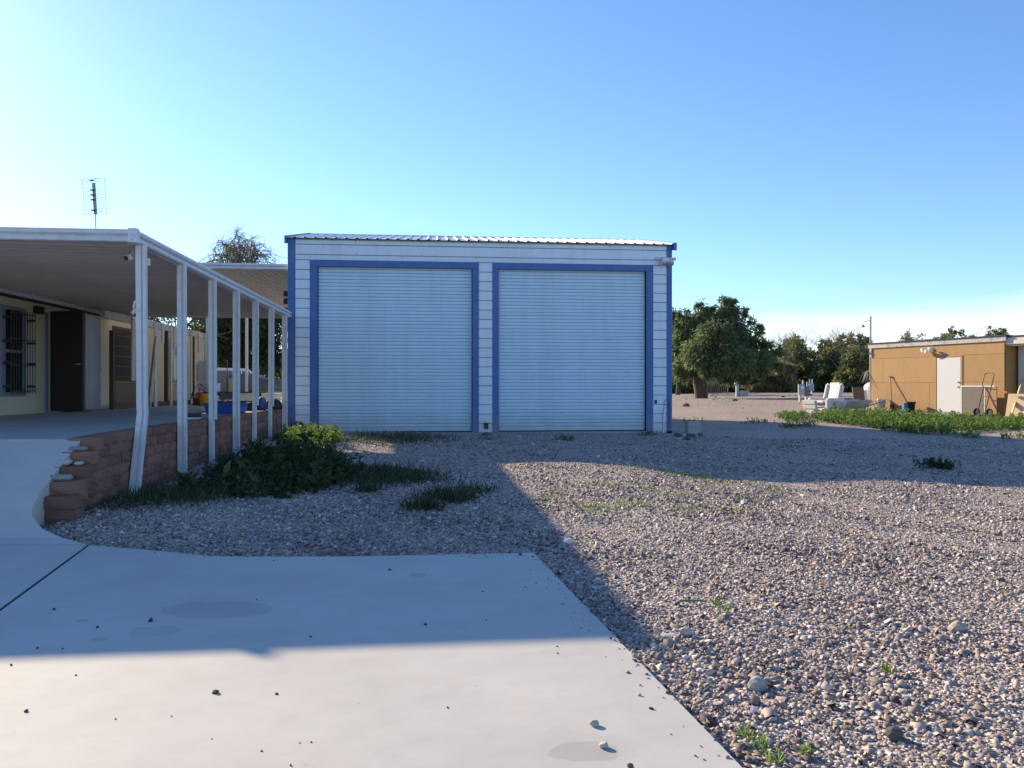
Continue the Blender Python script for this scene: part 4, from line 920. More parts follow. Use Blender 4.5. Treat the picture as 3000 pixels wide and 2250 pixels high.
# old wall panel / cooler box leaning right of the door
p = along(1615, .42); s1 = sx_(1615); s2 = sx_(2010); wdt = s2 - s1
cp = thing('leaning_panel', p, 'low white-framed grey panel standing right of the shed door', 'panel', srz)
MB().box(.05, wdt * .66, -.005, .03, .04, 1.00).build('sheet', M['grey_wood'], cp)
MB().box(wdt * .67, wdt - .02, -.005, .03, .04, 1.00).build('sheet', M['ochre'], cp)
m = MB(); m.box(0, .045, -.012, .04, 0, 1.04); m.box(.047, wdt, -.012, .04, 1.002, 1.045); m.box(wdt * .66 + .002, wdt * .66 + .03, -.012, .04, .03, 1.0); m.build('frame', M['white_plastic'], cp)
# hand truck
p = along(1905, .75); ht = thing('hand_truck', p, 'black tubular hand truck leaning in front of the grey panel', 'hand truck', srz - .15)
W_ = .20; hgt = 1.50; back = .45
for s in (-1, 1): MB().tube([(s * W_ * .8, 0, .1), (s * W_ * .8, back * .6, hgt * .68)], .017, 8).build('rail', M['black_iron'], ht)
MB().tube([(-W_ * .8, back * .6, hgt * .68), (-W_ * 1.3, back * .66, hgt * .74), (-W_ * 1.25, back * .9, hgt * .98), (-W_ * .9, back, hgt * 1.02), (W_ * .4, back, hgt * 1.02), (W_ * .75, back * .9, hgt * .95), (W_ * .8, back * .6, hgt * .68)], .017, 8).build('handle', M['black_iron'], ht)
m = MB()
for t in (.22, .45, .68): m.tube([(-W_ * .8, back * .6 * t / .68, .1 + (hgt * .68 - .1) * t / .68), (W_ * .8, back * .6 * t / .68, .1 + (hgt * .68 - .1) * t / .68)], .014, 6)
m.build('crossbars', M['black_iron'], ht); MB().box(-.22, .22, -.24, .0, .03, .045).build('toe_plate', M['black_iron'], ht)
for s in (-1, 1):
    wheel(ht, s * .27, .08, .14, .07); col.objects[-2].rotation_euler = (R(90), 0, R(90))
# plywood pieces by the white building
a = cw(16.55, 26.1); a.z = g1(a.x, a.y); q = onpl(2995, 1112, W0 - uy * .05, nrm)
o = MB().beam((0, 0, 0), q - a, .12, .03, (1, 0, 0)).build('timber_plank', M['plywood'], loc=tuple(a)); tag(o, 'long raw plank leaning against the white building', 'plank')
p = cw(17.0, 26.6); p.z = g1(p.x, p.y); o = MB().box(-.28, .28, -.02, .02, 0, .86).build('plywood_sheet', M['plywood'], loc=tuple(p), rot=(R(-14), 0, srz + .1)); tag(o, 'upright plywood offcut beside the leaning plank', 'plywood')
p = cw(17.05, 25.9); p.z = g1(p.x, p.y); o = MB().box(-.3, .3, -.02, .02, 0, .38).build('plywood_sheet', M['plywood'], loc=tuple(p), rot=(R(-25), R(-18), srz + .1)); tag(o, 'small tilted plywood offcut in the weeds at the right edge', 'plywood')
p = cw(16.75, 26.7); p.z = g1(p.x, p.y); o = MB().box(-.06, .06, -.05, .05, .86, .95).build('wood_block', M['orange'], loc=(p.x + .15, p.y + .1, p.z - .02), rot=(0, 0, .4), bev=.01); o.location.z -= .0; tag(o, 'small reddish block resting on the plywood offcut', 'block')
p = cw(16.0, 26.3); p.z = g1(p.x, p.y) + .05; o = MB().box(-.25, .25, -.1, .1, -.02, .03).build('brick_slab', M['orange'], loc=tuple(p), rot=(0, 0, .3), bev=.008); tag(o, 'orange brick slab lying in front of the hand truck', 'brick')

# ------------------------------------------------------------------ recliner
RD = 30.0
pr_ = atd(2420, 1213, RD); pr_.z = g1(pr_.x, pr_.y)
fdir = cw(-.90, -.43); frz = math.atan2(fdir.y, fdir.x)           # local +x is the way the chair faces
rc = thing('recliner', pr_, 'worn white and grey recliner with its footrest out in the yard', 'recliner', frz)
MB().box(-.42, .40, -.34, .34, .08, .34).build('base', M['vinyl'], rc, bev=.03, segs=2)
for s in (-1, 1):
    MB().box(-.44, .46, s * .43 - .10, s * .43 + .10, .05, .58).build('armrest', M['vinyl'], rc, bev=.05, segs=3, smooth=False)
MB().box(-.30, .50, -.315, .315, .35, .50).build('seat_cushion', M['vinyl'], rc, bev=.06, segs=3)
bk_ = MB().box(-.10, .10, -.36, .36, 0, .78).build('backrest', M['vinyl'], rc, bev=.08, segs=4, loc=(-.36, 0, .36), rot=(0, R(-16), 0))
for i, (y0, y1) in enumerate(((-.40, -.25), (-.245, .245), (.25, .40))):
    MB().box(.02 if i != 1 else .07, .13 + .06 * (i != 1), y0, y1, .08, .82 - .05 * (i != 1)).build('back_cushion' if i == 1 else 'back_wing', M['vinyl'], bk_, bev=.05, segs=3)
ft = MB().box(-.04, .04, -.31, .31, -.26, .26).build('footrest', M['vinyl'], rc, bev=.03, segs=2, loc=(.78, 0, .26), rot=(0, R(10), 0))
for i in range(3): MB().box(.03, .10, -.32, .32, -.26 + i * .175, -.09 + i * .175).build('footrest_pad', M['vinyl'], ft, bev=.03, segs=2)
m = MB(); 
for s in (-1, 1): m.beam((.36, s * .25, .25), (.76, s * .25, .22), .02, .04)
m.build('footrest_linkage', M['black_iron'], rc)

# ------------------------------------------------------------------ junk beside the shed
a = atd(2462, 1195, 29.2); b = atd(2535, 1192, 30.0); zg = g1(a.x, a.y)
tbm = thing('metal_trough', (a.x, a.y, zg), 'long grey metal trough tipped on the ground beside the recliner', 'trough')
d_ = b - a; d_.z = 0; L_ = d_.length; dn = d_.normalized(); sd_ = Vector((dn.y, -dn.x, 0))
m = MB(); secs = []
for t, wv, h in ((0, .26, .40), (.35, .30, .40), (1.0, .26, .40)):
    c = dn * (L_ * t); k = len(m.v)
    for u, z in ((-1, .46 + .06 * t), (-.55, .16 + .1 * t), (.55, .14 + .1 * t), (1, .46 + .06 * t), (.93, .46 + .06 * t), (.5, .18 + .1 * t), (-.5, .2 + .1 * t), (-.93, .46 + .06 * t)): m.v.append(tuple(c + sd_ * (u * wv) + Vector((0, 0, z))))
for i in range(2):
    for q in range(8): m.f.append((i*8+q, i*8+(q+1) % 8, (i+1)*8+(q+1) % 8, (i+1)*8+q))
m.f += [tuple(range(8))[::-1], tuple(range(16, 24))]; m.build('tray', M['galv'], tbm)
m = MB()
for s in (-1, 1): m.tube([dn * .2 + sd_ * (s * .14) + Vector((0, 0, .02)), dn * (L_ * .5) + sd_ * (s * .16) + Vector((0, 0, .16)), dn * (L_ * 1.55) + sd_ * (s * .25) + Vector((0, 0, .46))], .022, 6)
m.build('handles', M['grey_wood'], tbm)
p = atd(2520, 1185, 32.2); p.z = g1(p.x, p.y); o = MB().box(-.28, .28, -.02, .02, 0, 1.0).build('board', M['tan_board'], loc=tuple(p), rot=(R(-8), 0, .2)); tag(o, 'brown board standing behind the junk at the shed corner', 'board')
p = atd(2528, 1188, 32.6); p.z = g1(p.x, p.y); jb = thing('printed_panel', p, 'white panel with an orange arc leaning at the shed corner', 'panel', srz + 1.2)
MB().box(-.24, .24, -.015, .015, 0, .88).build('sheet', M['white_plastic'], jb, rot=(R(-12), 0, 0))
m = MB(); n = 14
arc = [(.17 * math.cos(math.pi * i / n), .17 * math.sin(math.pi * i / n)) for i in range(n + 1)] + [(.09 * math.cos(math.pi * i / n), .09 * math.sin(math.pi * i / n)) for i in range(n, -1, -1)]
for i in range(n): m.add([(arc[i][0], -.02, .35 + arc[i][1]), (arc[i+1][0], -.02, .35 + arc[i+1][1]), (arc[-2-i][0], -.02, .35 + arc[-2-i][1]), (arc[-1-i][0], -.02, .35 + arc[-1-i][1])], [(0, 1, 2, 3)])
m.build('orange_arc', M['orange'], jb, rot=(R(-12), 0, 0))
p = atd(2556, 1188, 34.2); p.z = g1(p.x, p.y); wc = thing('white_tank', p, 'rounded white tank half hidden by the shed corner', 'tank')
MB().lathe([(.30, 0), (.36, .1), (.38, .8), (.34, 1.02), (.2, 1.15), (.0, 1.18)], 18).build('shell', M['white_plastic'], wc, smooth=True)
MB().lathe([(.385, .3), (.39, .34), (.385, .38)], 18).build('band', M['galv'], wc)
p = atd(2545, 1195, 31.2); p.z = g1(p.x, p.y); bf = thing('bicycle_frame', p, 'pale bent tube frame lying at the foot of the shed corner', 'frame', srz + 1.4)
m = MB()
for i in range(4): a0_ = random.uniform(-.3, .3); m.tube([(a0_ - .3, 0, .05), (a0_ - .2, .05 * i, .35), (a0_ + .15, .04, .42), (a0_ + .3, -.05 * i, .1)], .018, 6)
m.build('tubes', M['timber'], bf)
# dry palm-like leaves at the shed corner
dp = thing('agave', A + ux * -.15 + uy * .35 + Vector((0, 0, zS)), 'dry grey palm leaves showing past the shed corner', 'plant', 0)
MB().tube([(0, 0, 0), (-.05, .05, 1.5)], .07, 8).build('stem', M['bark'], dp)
for i in range(14):
    a_ = random.uniform(0, 6.28); l_ = random.uniform(.35, .6); m = MB()
    pts = [Vector((-.05, .05, 1.5)) + Vector((math.cos(a_) * l_ * t, math.sin(a_) * l_ * t, .28 * math.sin(3.0 * t) - .45 * t * t)) for t in (0, .3, .65, 1)]
    s_v = Vector((-math.sin(a_), math.cos(a_), 0)); vs_ = []
    for q, wv in zip(pts, (.02, .045, .035, .004)): vs_ += [q - s_v * wv, q + Vector((0, 0, .012)), q + s_v * wv]
    m.add(vs_, [(j*3+c, j*3+c+1, j*3+3+c+1, j*3+3+c) for j in range(3) for c in (0, 1)]); m.build('leaf', M['grey_wood'], dp)

# ------------------------------------------------------------------ utility pedestals and field clutter
def pedestal(px, py, D, h, label, rz, tall=False):
    p = atd(px, py, D); p.z = g1(p.x, p.y); t = thing('utility_pedestal', p, label, 'utility box', rz)
    for s in (-1, 1): MB().box(s * .2 - .045, s * .2 + .045, -.05, .05, -.05, h * .75).build('post', M['timber'], t)
    MB().box(-.36, .02, -.16, -.055, h * .38, h * .98).build('meter_box', M['meter_grey'], t, bev=.012)
    MB().box(.03, .34, -.14, -.055, h * .30, h * .86).build('breaker_box', M['grey_wood'] if not tall else M['meter_grey'], t, bev=.012)
    MB().lathe([(.09, 0), (.10, .05), (.085, .1), (.0, .115)], 12).build('meter', M['white_plastic'], t, loc=(-.17, -.16, h * .8), rot=(R(90), 0, 0))
    MB().tube([(-.05, -.08, h * .95), (-.05, -.08, h * 1.2)], .04, 8).build('conduit', M['white_plastic'], t)
    if tall: MB().tube([(.2, -.08, h * .85), (.2, -.08, h * 1.2)], .05, 8).build('conduit', M['white_plastic'], t)
pedestal(2352, 1176, 46, 1.05, 'nearer grey utility meter pedestal left of the recliner', .1)
pedestal(2372, 1150, 68, 1.15, 'farther grey utility meter pedestal beside the dark bushes', .1, True)
p = atd(2160, 1150, 66); p.z = g1(p.x, p.y); t = thing('hydrant_stand', p, 'pale blue standpipe and box out in the field', 'standpipe')
MB().box(-.12, .12, -.1, .1, 0, 1.05).build('post', M['meter_grey'], t); MB().box(.14, .85, -.2, .2, 0, .5).build('box', M['meter_grey'], t)
p = atd(2095, 1147, 74); p.z = g1(p.x, p.y); t = thing('wire_gate', p, 'rusty leaning wire mesh panel beside the big tree', 'mesh panel', .1)
m = MB()
for i in range(13): m.tube([(-1.2 + i * .2, 0, 0), (-1.0 + i * .2, 0, 1.5 + .25 * i / 12)], .014, 5)
for i in range(8): m.tube([(-1.2 + .03 * i, 0, i * .2), (1.2 + .03 * i, 0, i * .23)], .014, 5)
m.build('mesh', M['grey_wood'], t)
for x in (-1.2, 1.25): MB().tube([(x, 0, -.1), (x + (.2 if x < 0 else .2), 0, 1.85)], .035, 6).build('post', M['grey_wood'], t)
p = atd(2372, 1177, 38); p.z = g1(p.x, p.y); o = MB().box(-.3, .3, -.2, .2, 0, .32).build('orange_crate', M['orange'], loc=tuple(p), bev=.02, rot=(0, 0, .2)); tag(o, 'small orange crate behind the recliner footrest', 'crate')
def ong(px, py):
    z = 0.0
    for _ in range(12):
        q = onz(px, py, z); z = .5 * z + .5 * g1(q.x, q.y)
    return onz(px, py, z)
def rockmesh(r, seed, mat, sq=.65):
    rr = random.Random(seed); bm = bmesh.new(); bmesh.ops.create_icosphere(bm, subdivisions=2, radius=r)
    a, b, c = rr.uniform(.8, 1.3), rr.uniform(.7, 1.1), sq * rr.uniform(.8, 1.1)
    pl = [(Vector((rr.gauss(0, 1), rr.gauss(0, 1), rr.gauss(0, 1))).normalized(), rr.uniform(.55, .85) * r) for _ in range(7)]
    for v in bm.verts:
        for n_, d__ in pl:
            k = v.co.dot(n_) - d__
            if k > 0: v.co -= n_ * k
        v.co = Vector((v.co.x * a, v.co.y * b, v.co.z * c))
    me = bpy.data.meshes.new('rock'); bm.to_mesh(me); bm.free(); me.materials.append(mat); return me
# cinder block and rocks at the garage's right corner
p = ony(2030, 1262, 21.3); p.z = g1(p.x, p.y); cbk = thing('cinder_block', p, 'grey concrete block standing at the garage right corner', 'block', .2)
m = MB(); m.box(-.2, .2, -.1, -.07, 0, .19); m.box(-.2, .2, .07, .1, 0, .19)
for x in (-.2, -.015, .17): m.box(x, x + .03, -.069, .069, 0, .19)
m.build('body', M['cinder'], cbk, loc=(0, 0, 0)); m2 = MB().box(-.2, .2, -.1, .1, .192, .36); m2.build('upper_block', M['cinder'], cbk, bev=.006)
for i, (px, py, r) in enumerate(((1985, 1272, .10), (2003, 1275, .08), (2022, 1281, .12), (2038, 1279, .09), (2050, 1276, .11), (1990, 1290, .07), (2012, 1292, .09))):
    p = atd(px, py, 19.6 if py > 1285 else 20.8); p.z = g1(p.x, p.y) + r * .3
    o = link('rock', rockmesh(r, i, M['rock'] if i % 2 else M['darkrock']), None, p); tag(o, 'rough rock in the small pile by the garage right corner', 'rock', 'rocks piled at the garage corner')
p = ony(873, 1262, 21.2); p.z = g1(p.x, p.y) + .12; o = link('rock', rockmesh(.2, 55, M['darkrock'], .9), None, p); tag(o, 'dark rock leaning against the garage left corner', 'rock')
p = onz(1424, 1275, .1); o = link('rock', rockmesh(.13, 56, M['darkrock'], .5), None, (p.x, p.y, g1(p.x, p.y) + .03)); tag(o, 'dark flat rock between the two garage doors', 'rock')
# loose stones on the driveway (source pixels, radius)
LS = [(33, 1949, .012), (223, 1979, .009), (77, 2085, .016), (630, 2030, .024), (811, 2034, .011), (338, 2107, .007), (503, 2099, .006), (620, 2165, .005), (766, 2201, .008), (878, 2177, .006), (911, 2175, .006), (852, 2243, .008),
      (158, 1787, .019), (442, 1820, .030), (286, 1839, .018), (1142, 1671, .022), (1246, 1831, .018), (1414, 1734, .014), (1424, 1818, .010), (1540, 1721, .010), (1571, 1709, .012), (1524, 1627, .032), (1562, 1631, .014),
      (1312, 2074, .010), (1634, 1915, .009), (1632, 1895, .008), (1862, 1938, .018), (1895, 1977, .015), (1908, 2078, .015), (1957, 2031, .020), (751, 1758, .010), (910, 1867, .013), (110, 1900, .012), (183, 1901, .010), (1847, 2248, .02)]
for i, (px, py, r) in enumerate(LS):
    p = onz(px, py, 0); p.z = r * .26; o = link('loose_stone', rockmesh(r * .62, 100 + i, M['darkrock'], .8), None, p, (0, 0, i)); q_ = ('on the sunlit part of the driveway', 'sunlit') if py > 1925 - .03 * px else ('on the shaded part of the driveway', 'shaded'); e_x = px > 1500
    tag(o, 'small dark stone ' + q_[0] + (' near its right edge' if e_x else ' away from its right edge'), 'stone', 'loose stones on the ' + q_[1] + ' driveway')
for i, (px, py, r, lab) in enumerate(((1741, 2126, .020, 'grey stone standing on the sunlit driveway above the damp stain'), (1768, 2190, .019, 'pale brown stone on the edge of the damp driveway stain'))):
    p = onz(px, py, 0); p.z = r * .5; o = link('loose_stone', rockmesh(r, 300 + i, M['rock'], .95), None, p); tag(o, lab, 'stone')
for i, (px, py, r, mt, lab) in enumerate(((2222, 2030, .055, 'cinder', 'whitish rock lying in the gravel right of the driveway'), (2810, 1848, .05, 'rock', 'tan rock half sunk in the gravel far right'), (2008, 1871, .04, 'rock', 'tan rock in the gravel near the shadow corner'), (2620, 2175, .042, 'darkrock', 'large reddish rock beside the hollow in the gravel'))):
    p = onz(px, py, -.06); p.z = g1(p.x, p.y) + r * .45; o = link('rock', rockmesh(r, 400 + i, M[mt], .8), None, p); tag(o, lab, 'rock')
p = onz(1958, 1879, -.05); o = MB().beam((-.035, 0, 0), (.04, .01, .006), .02, .006).build('paper_scrap', M['white_plastic'], loc=(p.x, p.y, g1(p.x, p.y) + .025), rot=(.2, .1, .1)); tag(o, 'white scrap lying at the corner of the shadow', 'scrap')
p = onz(2025, 1771, -.05); o = MB().beam((-.08, 0, 0), (.08, -.01, .0), .012, .012).build('pipe_offcut', M['green_stick'], loc=(p.x, p.y, g1(p.x, p.y) + .03)); tag(o, 'short green stick lying in the gravel', 'stick')

# ================================================================== plants
def leaves(P, Dr, ln, wd, tint, rng_=rng):
    """one rhombic leaf per point: root P, direction Dr, length ln, width wd"""
    n = len(P); Dr = Dr / np.linalg.norm(Dr, axis=1, keepdims=True)
    r = rng_.normal(size=(n, 3)); S = np.cross(Dr, r); S /= np.linalg.norm(S, axis=1, keepdims=True) + 1e-9
    N = np.cross(Dr, S); ln = np.broadcast_to(ln, n)[:, None]; wd = np.broadcast_to(wd, n)[:, None]
    mid = P + Dr * ln * .45 + N * wd * .25
    V = np.stack([P, mid - S * wd * .5, P + Dr * ln, mid + S * wd * .5], 1)
    return V.reshape(-1, 3), np.arange(n * 4).reshape(n, 4), np.repeat(np.broadcast_to(tint, n), 4)
def leafobj(name, parts, mat, parent=None):
    V = np.concatenate([p[0] for p in parts]); off = 0; Qs = []
    for p in parts: Qs.append(p[1] + off); off += len(p[0])
    return link(name, np_mesh(name, V, np.concatenate(Qs), mat, np.concatenate([p[2] for p in parts])), parent)
def rdir(n, up=0.3, spread=1.0):
    d = rng.normal(size=(n, 3)) * spread; d[:, 2] += up; return d

def weed_patch(name, poly, n, hmin, hmax, nl, lsz, mat, label=None, kind='stuff', cat=None, hfun=None, z0=None):
    """upright leafy weeds scattered in a world polygon"""
    poly = [tuple(p)[:2] for p in poly]; xs = [p[0] for p in poly]; ys = [p[1] for p in poly]
    x = rng.uniform(min(xs), max(xs), n * 4); y = rng.uniform(min(ys), max(ys), n * 4); k = inpoly(x, y, poly); x, y = x[k][:n], y[k][:n]
    x = x + rng.normal(0, .10, len(x)); y = y + rng.normal(0, .10, len(x)); h = (hmin + (hmax - hmin) * rng.uniform(0, 1, len(x)) ** 1.6) * (hfun(x, y) if hfun else 1)
    base = np.stack([x, y, gz(x, y) if z0 is None else np.full(len(x), z0)], -1)
    lean = rng.normal(size=(len(x), 3)) * .22; lean[:, 2] = 1
    rep = np.repeat(np.arange(len(x)), nl); t = rng.uniform(.05, 1, len(rep)) ** .7
    P = base[rep] + lean[rep] * (h[rep] * t)[:, None]
    d = rdir(len(rep), .55, .8); ln = lsz * rng.uniform(.6, 1.4, len(rep)); tn = np.clip(rng.normal(.45, .18, len(x))[rep] + rng.normal(0, .1, len(rep)) + .15 * (t - .5), 0, 1)
    parts = [leaves(P, d, ln, ln * .42, tn)]
    S = base.copy(); parts.append(leaves(S, lean, h * 1.02, np.full(len(x), .008), np.full(len(x), .35)))
    o = leafobj(name, parts, mat); tag(o, label, cat, kind=kind); return o
def grass_patch(name, poly, n, hmin, hmax, mat, label=None, kind='stuff', cat=None, w=.006):
    poly = [tuple(p)[:2] for p in poly]; xs = [p[0] for p in poly]; ys = [p[1] for p in poly]
    x = rng.uniform(min(xs), max(xs), n * 4); y = rng.uniform(min(ys), max(ys), n * 4); k = inpoly(x, y, poly); x, y = x[k][:n], y[k][:n]
    sg = .10 * math.sqrt(max(.05, (max(xs) - min(xs)) * (max(ys) - min(ys)))); cl = rng.normal(0, 1, (60, 2)) * sg; kk = rng.integers(0, 60, len(x)); x = x + cl[kk, 0] + rng.normal(0, sg * .8, len(x)); y = y + cl[kk, 1] + rng.normal(0, sg * .8, len(x))
    ok = np.ones(len(x), bool)
    for pb_ in BLOCKED: ok &= ~inpoly(x, y, pb_)
    x, y = x[ok], y[ok]
    d = rdir(len(x), 1.1, .6); h = hmin * .6 + (hmax - hmin * .6) * rng.uniform(0, 1, len(x)) ** 2.2
    o = leafobj(name, [leaves(np.stack([x, y, gz(x, y)], -1), d, h, h * .05 + w, np.clip(rng.normal(.5, .2, len(x)), 0, 1))], mat); tag(o, label, cat, kind=kind); return o
def gpoly(pts, z=0.0): return [ong(px, py) for px, py in pts]
def blob(px, py, rx, ry, z=0.0, n=12):
    c = ong(px, py); return [(c.x + rx * math.cos(2*math.pi*i/n) * random.uniform(.75, 1.15), c.y + ry * math.sin(2*math.pi*i/n) * random.uniform(.75, 1.15)) for i in range(n)]

# green weeds in front of the shed
zz = .30
weed_patch('green_weeds', gpoly([(2380, 1226), (2440, 1214), (2560, 1217), (2700, 1222), (2830, 1228), (2960, 1236), (3080, 1240), (3080, 1258), (2960, 1262), (2840, 1268), (2760, 1276), (2670, 1272), (2560, 1258), (2470, 1246), (2400, 1238)], zz),
           1700, .08, .30, 24, .07, M['weed'], 'bright green leafy weeds growing along the front of the shed', cat='weeds')
weed_patch('green_weeds', gpoly([(2285, 1222), (2310, 1214), (2350, 1216), (2370, 1232), (2340, 1240), (2300, 1236)], zz), 150, .08, .2, 22, .06, M['weed'], 'small separate green weed clump left of the recliner', cat='weeds')
for i, (px, py, rx, ry, nn, lab) in enumerate(((2320, 1252, .3, .2, 30, 'lone low weed nearest the shadow edge left of the green weeds'), (2365, 1249, .25, .2, 30, 'lone low weed between the gravel shadow and the recliner'), (2840, 1282, .3, .2, 26, 'small weed in the pale gravel below the white panel'), (2975, 1285, .4, .2, 26, 'sparse weed at the right edge of the pale gravel'), (2220, 1240, .4, .2, 20, 'thin weed on the bare soil right of the garage'), (2025, 1240, .25, .15, 20, 'thin upright weed by the garage right corner'))):
    weed_patch('weed', blob(px, py, rx, ry, .2), nn, .06, .2, 16, .05, M['weed'], lab, 'stuff', 'weed')
weed_patch('weed', blob(2748, 1372, .22, .16, -.15), 60, .08, .2, 18, .05, M['weed_dark'], 'dark weed tuft in the garage shadow on the right', None, 'weed')
# big weeds along the retaining wall
def hill(cx, cy, r): return lambda x, y: np.clip(1.15 - ((x - cx)**2 + (y - cy)**2) / r**2, .35, 1.15)
WP = gpoly([(575, 1440), (640, 1385), (720, 1345), (820, 1322), (930, 1322), (1000, 1365), (1035, 1408), (990, 1435), (900, 1455), (760, 1464), (650, 1458)])
weed_patch('wall_weeds', WP, 800, .05, .36, 22, .055, M['weed_dark'], 'tall dark weeds growing against the retaining wall', cat='weeds', hfun=hill(-2.3, 12.5, 3.0))
weed_patch('wall_weeds', WP, 70, .15, .42, 12, .15, M['weed_dark'], 'broad-leaved dark weeds among the plants by the wall', cat='weeds')
grass_patch('wall_grass', [(-3.5, 9.0), (-3.6, 10.9), (-2.9, 10.9), (-2.4, 10.0), (-2.6, 9.3), (-3.2, 8.75)], 2600, .06, .22, M['weed_dark'], 'dark grass along the foot of the wall by the bent post', cat='grass')
weed_patch('sunlit_weeds', gpoly([(835, 1300), (850, 1278), (920, 1278), (985, 1284), (995, 1306), (930, 1316)]), 230, .10, .34, 26, .07, M['weed'], 'weeds catching the sun at the garage left corner', cat='weeds')
grass_patch('grass_strip', gpoly([(1000, 1300), (1010, 1278), (1150, 1272), (1290, 1282), (1290, 1296), (1150, 1304)]), 2600, .06, .2, M['weed_dark'], 'dark grass strip in front of the left roller door', cat='grass')
grass_patch('grass_tail', gpoly([(1000, 1400), (1060, 1372), (1180, 1376), (1280, 1400), (1285, 1412), (1160, 1418), (1050, 1425)]), 3600, .05, .2, M['weed_dark'], 'low dark grass trailing right from the tall weeds', cat='grass')
for px, py, rx, ry, nn, lab in ((1310, 1462, .34, .34, 1100, 'dark grass clump in the shade left of the lit gravel'), (1245, 1490, .25, .2, 500, 'small grass clump beside the larger shaded clump'), (1080, 1440, .2, .15, 260, 'small shaded grass tuft below the trailing grass'), (1395, 1440, .25, .25, 260, 'thin grass tuft touching the shadow edge')):
    grass_patch('grass_tuft', blob(px, py, rx, ry, 0.0), nn, .05, .2, M['weed_dark'], lab, 'stuff', 'grass')
for px, py, rx, nn, lab in ((1655, 1290, .25, 120, 'thin weeds in front of the right roller door'), (1895, 1276, .3, 120, 'low weeds at the foot of the right door jamb'), (1430, 1288, .3, 100, 'dry weeds at the foot of the middle pillar')):
    grass_patch('grass_tuft', blob(px, py, rx, rx * .6, .08), nn, .05, .22, M['weed_dark'], lab, 'stuff', 'grass')
# thin green sprouts in the sunlit gravel
x = rng.uniform(1.2, 5.5, 700); y = rng.uniform(9.5, 12.6, 700); cl = rng.uniform(0, 1, 700)
cxs = rng.uniform(1.3, 4.8, 26); cys = rng.uniform(8.6, 12.6, 26); k = rng.integers(0, 26, 1500)
x = cxs[k] + rng.normal(0, .13, 1500); y = cys[k] + rng.normal(0, .13, 1500)
leafobj('gravel_sprouts', [leaves(np.stack([x, y, gz(x, y)], -1), rdir(1500, 1.0, .7), rng.uniform(.03, .075, 1500), rng.uniform(.006, .014, 1500), rng.uniform(.5, 1, 1500))], M['weed'])
tag(col.objects[-1], 'thin yellow-green sprouts coming up through the sunlit gravel', 'weeds', kind='stuff')
for i, (px, py, lab) in enumerate(((2235, 2200, 'small weed sprout in the gravel beside the driveway edge'), (2360, 2210, 'taller weed sprout in the near gravel'), (2270, 2240, 'weed sprout at the bottom edge of the picture'), (2100, 1775, 'sprout near the green stick in the gravel'), (2125, 1800, 'yellowish sprout right of the shadow corner'), (2600, 1975, 'small sprout far right in the near gravel'), (2185, 2165, 'tiny sprout at the driveway border'))):
    c = onz(px, py, -.05); nn = 26; P = np.array([[c.x, c.y, g1(c.x, c.y)]]).repeat(nn, 0) + rng.normal(0, .012, (nn, 3)) * [1, 1, .2] + [0, 0, .01]
    leafobj('weed_sprout', [leaves(P, rdir(nn, .9, .6), rng.uniform(.03, .075, nn), .009, rng.uniform(.4, 1, nn))], M['weed']); tag(col.objects[-1], lab, 'weed')

# ------------------------------------------------------------------ trees
def branch(mb, p, d, L, r, depth, tips, spread=.55, droop=0.0, kids=(2, 3)):
    pts = [p]; rs = [r]; n = 4
    for i in range(n):
        d = (d + Vector((random.gauss(0, .13), random.gauss(0, .13), random.gauss(0, .08) - droop))).normalized()
        p = p + d * (L / n); pts.append(p); rs.append(max(.011, r * (1 - .38 * (i + 1) / n)))
    mb.tube(pts, rs, 7 if r > .05 else 4, cap=False)
    tips.append((p, d, r))
    if depth == 0: return
    for k in range(random.randint(*kids)):
        a = random.uniform(0, 2 * math.pi); u = d.orthogonal().normalized(); v = d.cross(u)
        nd = (d * (1 - spread * .5) + (u * math.cos(a) + v * math.sin(a)) * spread * random.uniform(.6, 1.3) + Vector((0, 0, .1))).normalized()
        branch(mb, p, nd, L * random.uniform(.6, .85), rs[-1] * .8, depth - 1, tips, spread, droop, kids)
def crown(clumps, n, ln, wd, hang=.35, tintb=.45, shell=.5):
    """clumps: (centre, (rx, ry, rz)); leaves spread through each, thinner inside"""
    vol = np.array([c[1][0] * c[1][1] * c[1][2] for c in clumps]) ** .72; cnt = (n * vol / vol.sum()).astype(int); parts = []
    for (c, r), m in zip(clumps, cnt):
        # twigs: small bunches make clumps with gaps
        nb = max(6, m // 26); u = rng.normal(size=(nb, 3)); u /= np.linalg.norm(u, axis=1, keepdims=True); rad = rng.uniform(shell, 1.06, nb)[:, None]
        bc = np.array(c) + u * rad * np.array(r); k = rng.integers(0, nb, m); sz = min(r) * .20
        P = bc[k] + rng.normal(size=(m, 3)) * sz * [1, 1, .9]
        P[:, 2] -= np.abs(rng.normal(0, sz * hang * 1.5, m))
        d = rng.normal(size=(m, 3)) * .7 + u[k] * .5; d[:, 2] -= hang
        l = ln * rng.uniform(.6, 1.4, m); t = np.clip(tintb + rng.normal(0, .16, nb)[k] + rng.normal(0, .08, m), 0, 1)
        parts.append(leaves(P, d, l, l * wd, t))
    return parts
